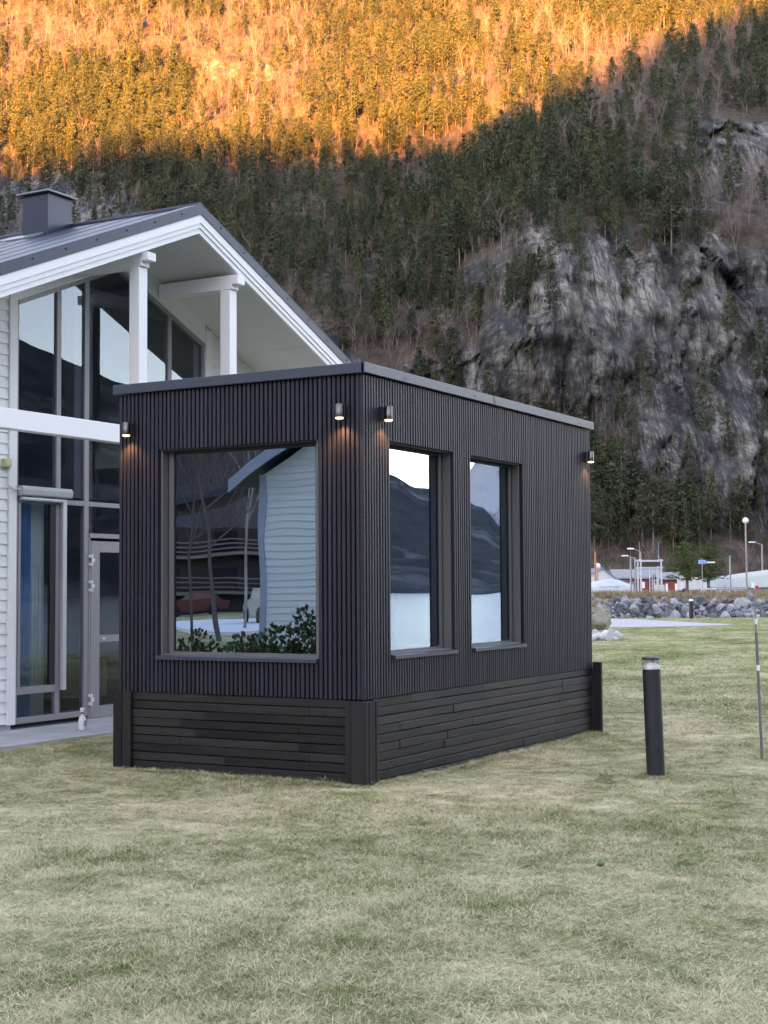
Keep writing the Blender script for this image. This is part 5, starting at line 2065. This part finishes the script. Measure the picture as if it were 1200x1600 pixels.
t = link('yard_birch', bare_tree('yard_birch', 12, rngY, 2, .4, .08, 'birch_bark', 4), None, None, (-32.8, 24.2, -.05))
tag(t, 'pale birch trunk mirrored in the middle of the front window', 'tree')
sn = Bld()
sn.prism([(-30.5, 20.6), (-28.6, 23.4), (-44, 37), (-47, 31)], 2, -.1, .12)
tag(sn.obj('snow_bank', 'snow'), 'strip of old white snow mirrored in the front window', 'snow', None, 'structure')


def simple_car(pos, rz, label, mat):
    t = thing('parked_car', label, 'car', pos, rz)
    side = [(-2.1, .35), (-2.15, .75), (-1.95, .92), (-1.7, 1.02), (-1.25, 1.45), (.35, 1.48), (1.0, 1.0), (1.95, .85), (2.15, .62), (2.12, .32)]
    secs = []
    for y, k in ((-.86, .0), (-.80, 1.0), (0, 1.02), (.80, 1.0), (.86, 0)):
        secs.append([(x * (1 if k else .985), y, (z_ if z_ <= 1.03 or k else 1.0)) for x, z_ in side])
    Bld().hull(secs).obj('body', mat, t)
    for s in (-1, 1):
        Bld().prism([(-1.5, 1.06), (-1.18, 1.38), (.30, 1.40), (.80, 1.06)], 1, s * .80 - .012, s * .80 + .012).obj('side_window', 'dark_glass', t)
        for x in (-1.32, 1.32):
            w = Bld().tube((x, s * .86 - .1, .33), (x, s * .86 + .03, .33), .33, n=18).obj('wheel', 'rubber', t)
            Bld().tube((x, s * .875, .33), (x, s * .90, .33), .20, n=12).obj('rim', 'galv', w)
        Bld().box(-2.17, s * .62 - .14, .70, -2.05, s * .62 + .14, .86, .02).obj('tail_lamp', 'bright_red', t)
        Bld().box(2.03, s * .62 - .16, .62, 2.16, s * .62 + .16, .76, .02).obj('headlight', 'lamp_white', t)
    Bld().prism([(-1.78, 1.02), (-1.32, 1.42), (-1.29, 1.40), (-1.74, 1.0)], 1, -.66, .66).obj('rear_window', 'dark_glass', t)
    return t


simple_car((-39.8, 27.6, .10), 2.3, 'silver car parked beside the neighbouring house, mirrored in the front window', 'car_silver')
simple_car((-62, 48.3, -.03), 0.9, 'red car parked far back, mirrored at the left edge of the front window', 'car_red')
fl = thing('timber_flats', 'dark brown timber building with balcony rails mirrored in the front window', 'building', (-70, 49.5, 0), math.radians(56))
Bld().box(-9, 0, 0, 9, 9, 5.6).obj('wall', 'dark_brown', fl)
Bld().prism([(-9.8, 5.5), (0, 8.4), (9.8, 5.5), (9.8, 5.8), (0, 8.8), (-9.8, 5.8)], 1, -1.5, 9.6).obj('roof', 'roof', fl)
for zf_ in (1.2, 3.6):
    bal = Bld().box(-8.6, -1.5, zf_, 8.6, -.002, zf_ + .2).obj('balcony', 'wood_grey', fl)
    b = Bld()
    for zz_ in (.4, .7, 1.0):
        b.box(-8.6, -1.5, zf_ + zz_, 8.6, -1.42, zf_ + zz_ + .09)
    b.obj('rail', 'wood_grey', bal)
for x in (-7, -3, 1, 5):
    for zf_ in (1.5, 3.9):
        Bld().box(x, -.05, zf_, x + 1.6, .05, zf_ + 1.4).obj('window', 'dark_glass', fl)

hw = 420
ha = np.radians(rngY.uniform(-222, -208, hw))
hr_ = rngY.uniform(100, 330, hw)
hft = np.interp(np.degrees(ha), az, foot)
hq_ = np.clip((hr_ - hft) / (CR - hft), 0, 1)
hz_ = np.interp(np.degrees(ha), az, crest) * hq_ ** 1.15 - .3
o = scatter('hillside_wood', np.column_stack([CAM.x + hr_ * np.cos(ha), CAM.y + hr_ * np.sin(ha), hz_]), np.column_stack([np.zeros((hw, 2)), rngY.uniform(0, 6.28, hw)]), np.column_stack([rngY.uniform(.7, 1.3, hw)] * 3), rngY.integers(0, 3, hw), proto_collection('hillside_birches', birches))
tag(o, 'leafless wood on the hillside mirrored in the front window', 'forest')

# ------------------------------------------------------------------ grass
rngG = np.random.default_rng(4)
near_tufts = [grass_tuft('near_tuft', 62, .024, .085, .0019, 2.0, rngG, 'grass', 3, .35) for _ in range(7)]
far_tufts = [grass_tuft('far_tuft', 70, .026, .26, .006, 1.8, rngG, 'grass', 2, .3) for _ in range(4)]
fresh = [grass_tuft('fresh_tuft', 150, .055, .10, .0035, .6, rngG, 'fresh_grass', 3, .1) for _ in range(1)]


def fan(n, r0_, r1_, half, power=0.5):
    u = rngG.random(n)
    r = np.sqrt(r0_ ** 2 + u * (r1_ ** 2 - r0_ ** 2)) if power == 0.5 else r0_ * (r1_ / r0_) ** u
    th = YAW + rngG.uniform(-half, half, n)
    return CAM.x + r * np.cos(th), CAM.y + r * np.sin(th), r


def clear(X, Y, m=0.0):
    """off the buildings, the terrace, the path and the shore"""
    a = (X - CAM.x) * FX + (Y - CAM.y) * FY
    ok = ~((X > -.01 + m) & (X < L_ + .01 - m) & (Y > -.01 + m) & (Y < W_ + .02 - m))
    ok &= ~((X > -3.5) & (X < 9.0) & (Y > 4.32))
    ok &= (Y > -7.4) & (a < 69.8)
    pp_ = pth[1:9]
    inside = np.zeros(len(X), bool)
    for (x0, y0), (x1, y1) in zip(pth, pth[1:] + pth[:1]):
        c = ((y0 > Y) != (y1 > Y)) & (X < (x1 - x0) * (Y - y0) / (y1 - y0 + 1e-9) + x0)
        inside ^= c
    return ok & ~inside


def grow_grass(name, label, X, Y, s0, s1, meshes, flatz=1.0):
    k = clear(X, Y)
    X, Y = X[k], Y[k]
    n = len(X)
    s_ = rngG.uniform(s0, s1, n)
    dens = 0.75 + 0.45 * fbm(X * .9, Y * .9, 0, 131, 3)
    z_ = lawn_height(X, Y)
    rot = np.column_stack([rngG.normal(0, .12, n), rngG.normal(0, .12, n), rngG.uniform(0, 6.283, n)])
    o_ = scatter(name, np.column_stack([X, Y, z_ - .003]), rot, np.column_stack([s_, s_, s_ * dens.clip(.45, 1.4) * flatz]), rngG.integers(0, len(meshes), n), proto_collection(name + '_kinds', meshes))
    return tag(o_, label, 'grass')


X, Y, r_ = fan(118000, 3.6, 27, math.radians(31), 1)
keep_ = rngG.random(len(X)) < np.clip((27 - r_) / 8, 0.02, 1)
X, Y = X[keep_], Y[keep_]
grow_grass('lawn_grass', 'short matted winter grass, straw coloured with green patches, on the near lawn', X, Y, .75, 1.25, near_tufts)
X, Y, r_ = fan(48000, 15, 72, math.radians(25), 1)
keep_ = rngG.random(len(X)) < np.clip((r_ - 15) / 9, 0.02, 1)
X, Y = X[keep_], Y[keep_]
grow_grass('far_lawn_grass', 'short grass on the lawn beyond the garden room, up to the embankment', X, Y, .6, 1.2, far_tufts)
# longer grass left standing along the skirt and round the bollard
t_ = rngG.uniform(0, 1, 900)
sx_ = np.where(t_ < .38, -.045 - np.abs(rngG.normal(0, .03, 900)), rngG.uniform(0, L_ + .1, 900))
sy_ = np.where(t_ < .38, rngG.uniform(-.05, W_ + .05, 900), -.045 - np.abs(rngG.normal(0, .03, 900)))
an = rngG.uniform(0, 6.283, 60)
sx_ = np.concatenate([sx_, 1.55 + np.cos(an) * rngG.uniform(.075, .14, 60)])
sy_ = np.concatenate([sy_, -1.76 + np.sin(an) * rngG.uniform(.075, .14, 60)])
grow_grass('edge_grass', 'longer grass fringe along the plank skirt and round the bollard', sx_, sy_, .8, 1.3, near_tufts, 1.5)
tf = link('fresh_tuft', fresh[0], None, None, (-4.13, -3.80, -.012))
tag(stuff(tf), 'small tuft of fresh green grass in the straw coloured lawn', 'grass')
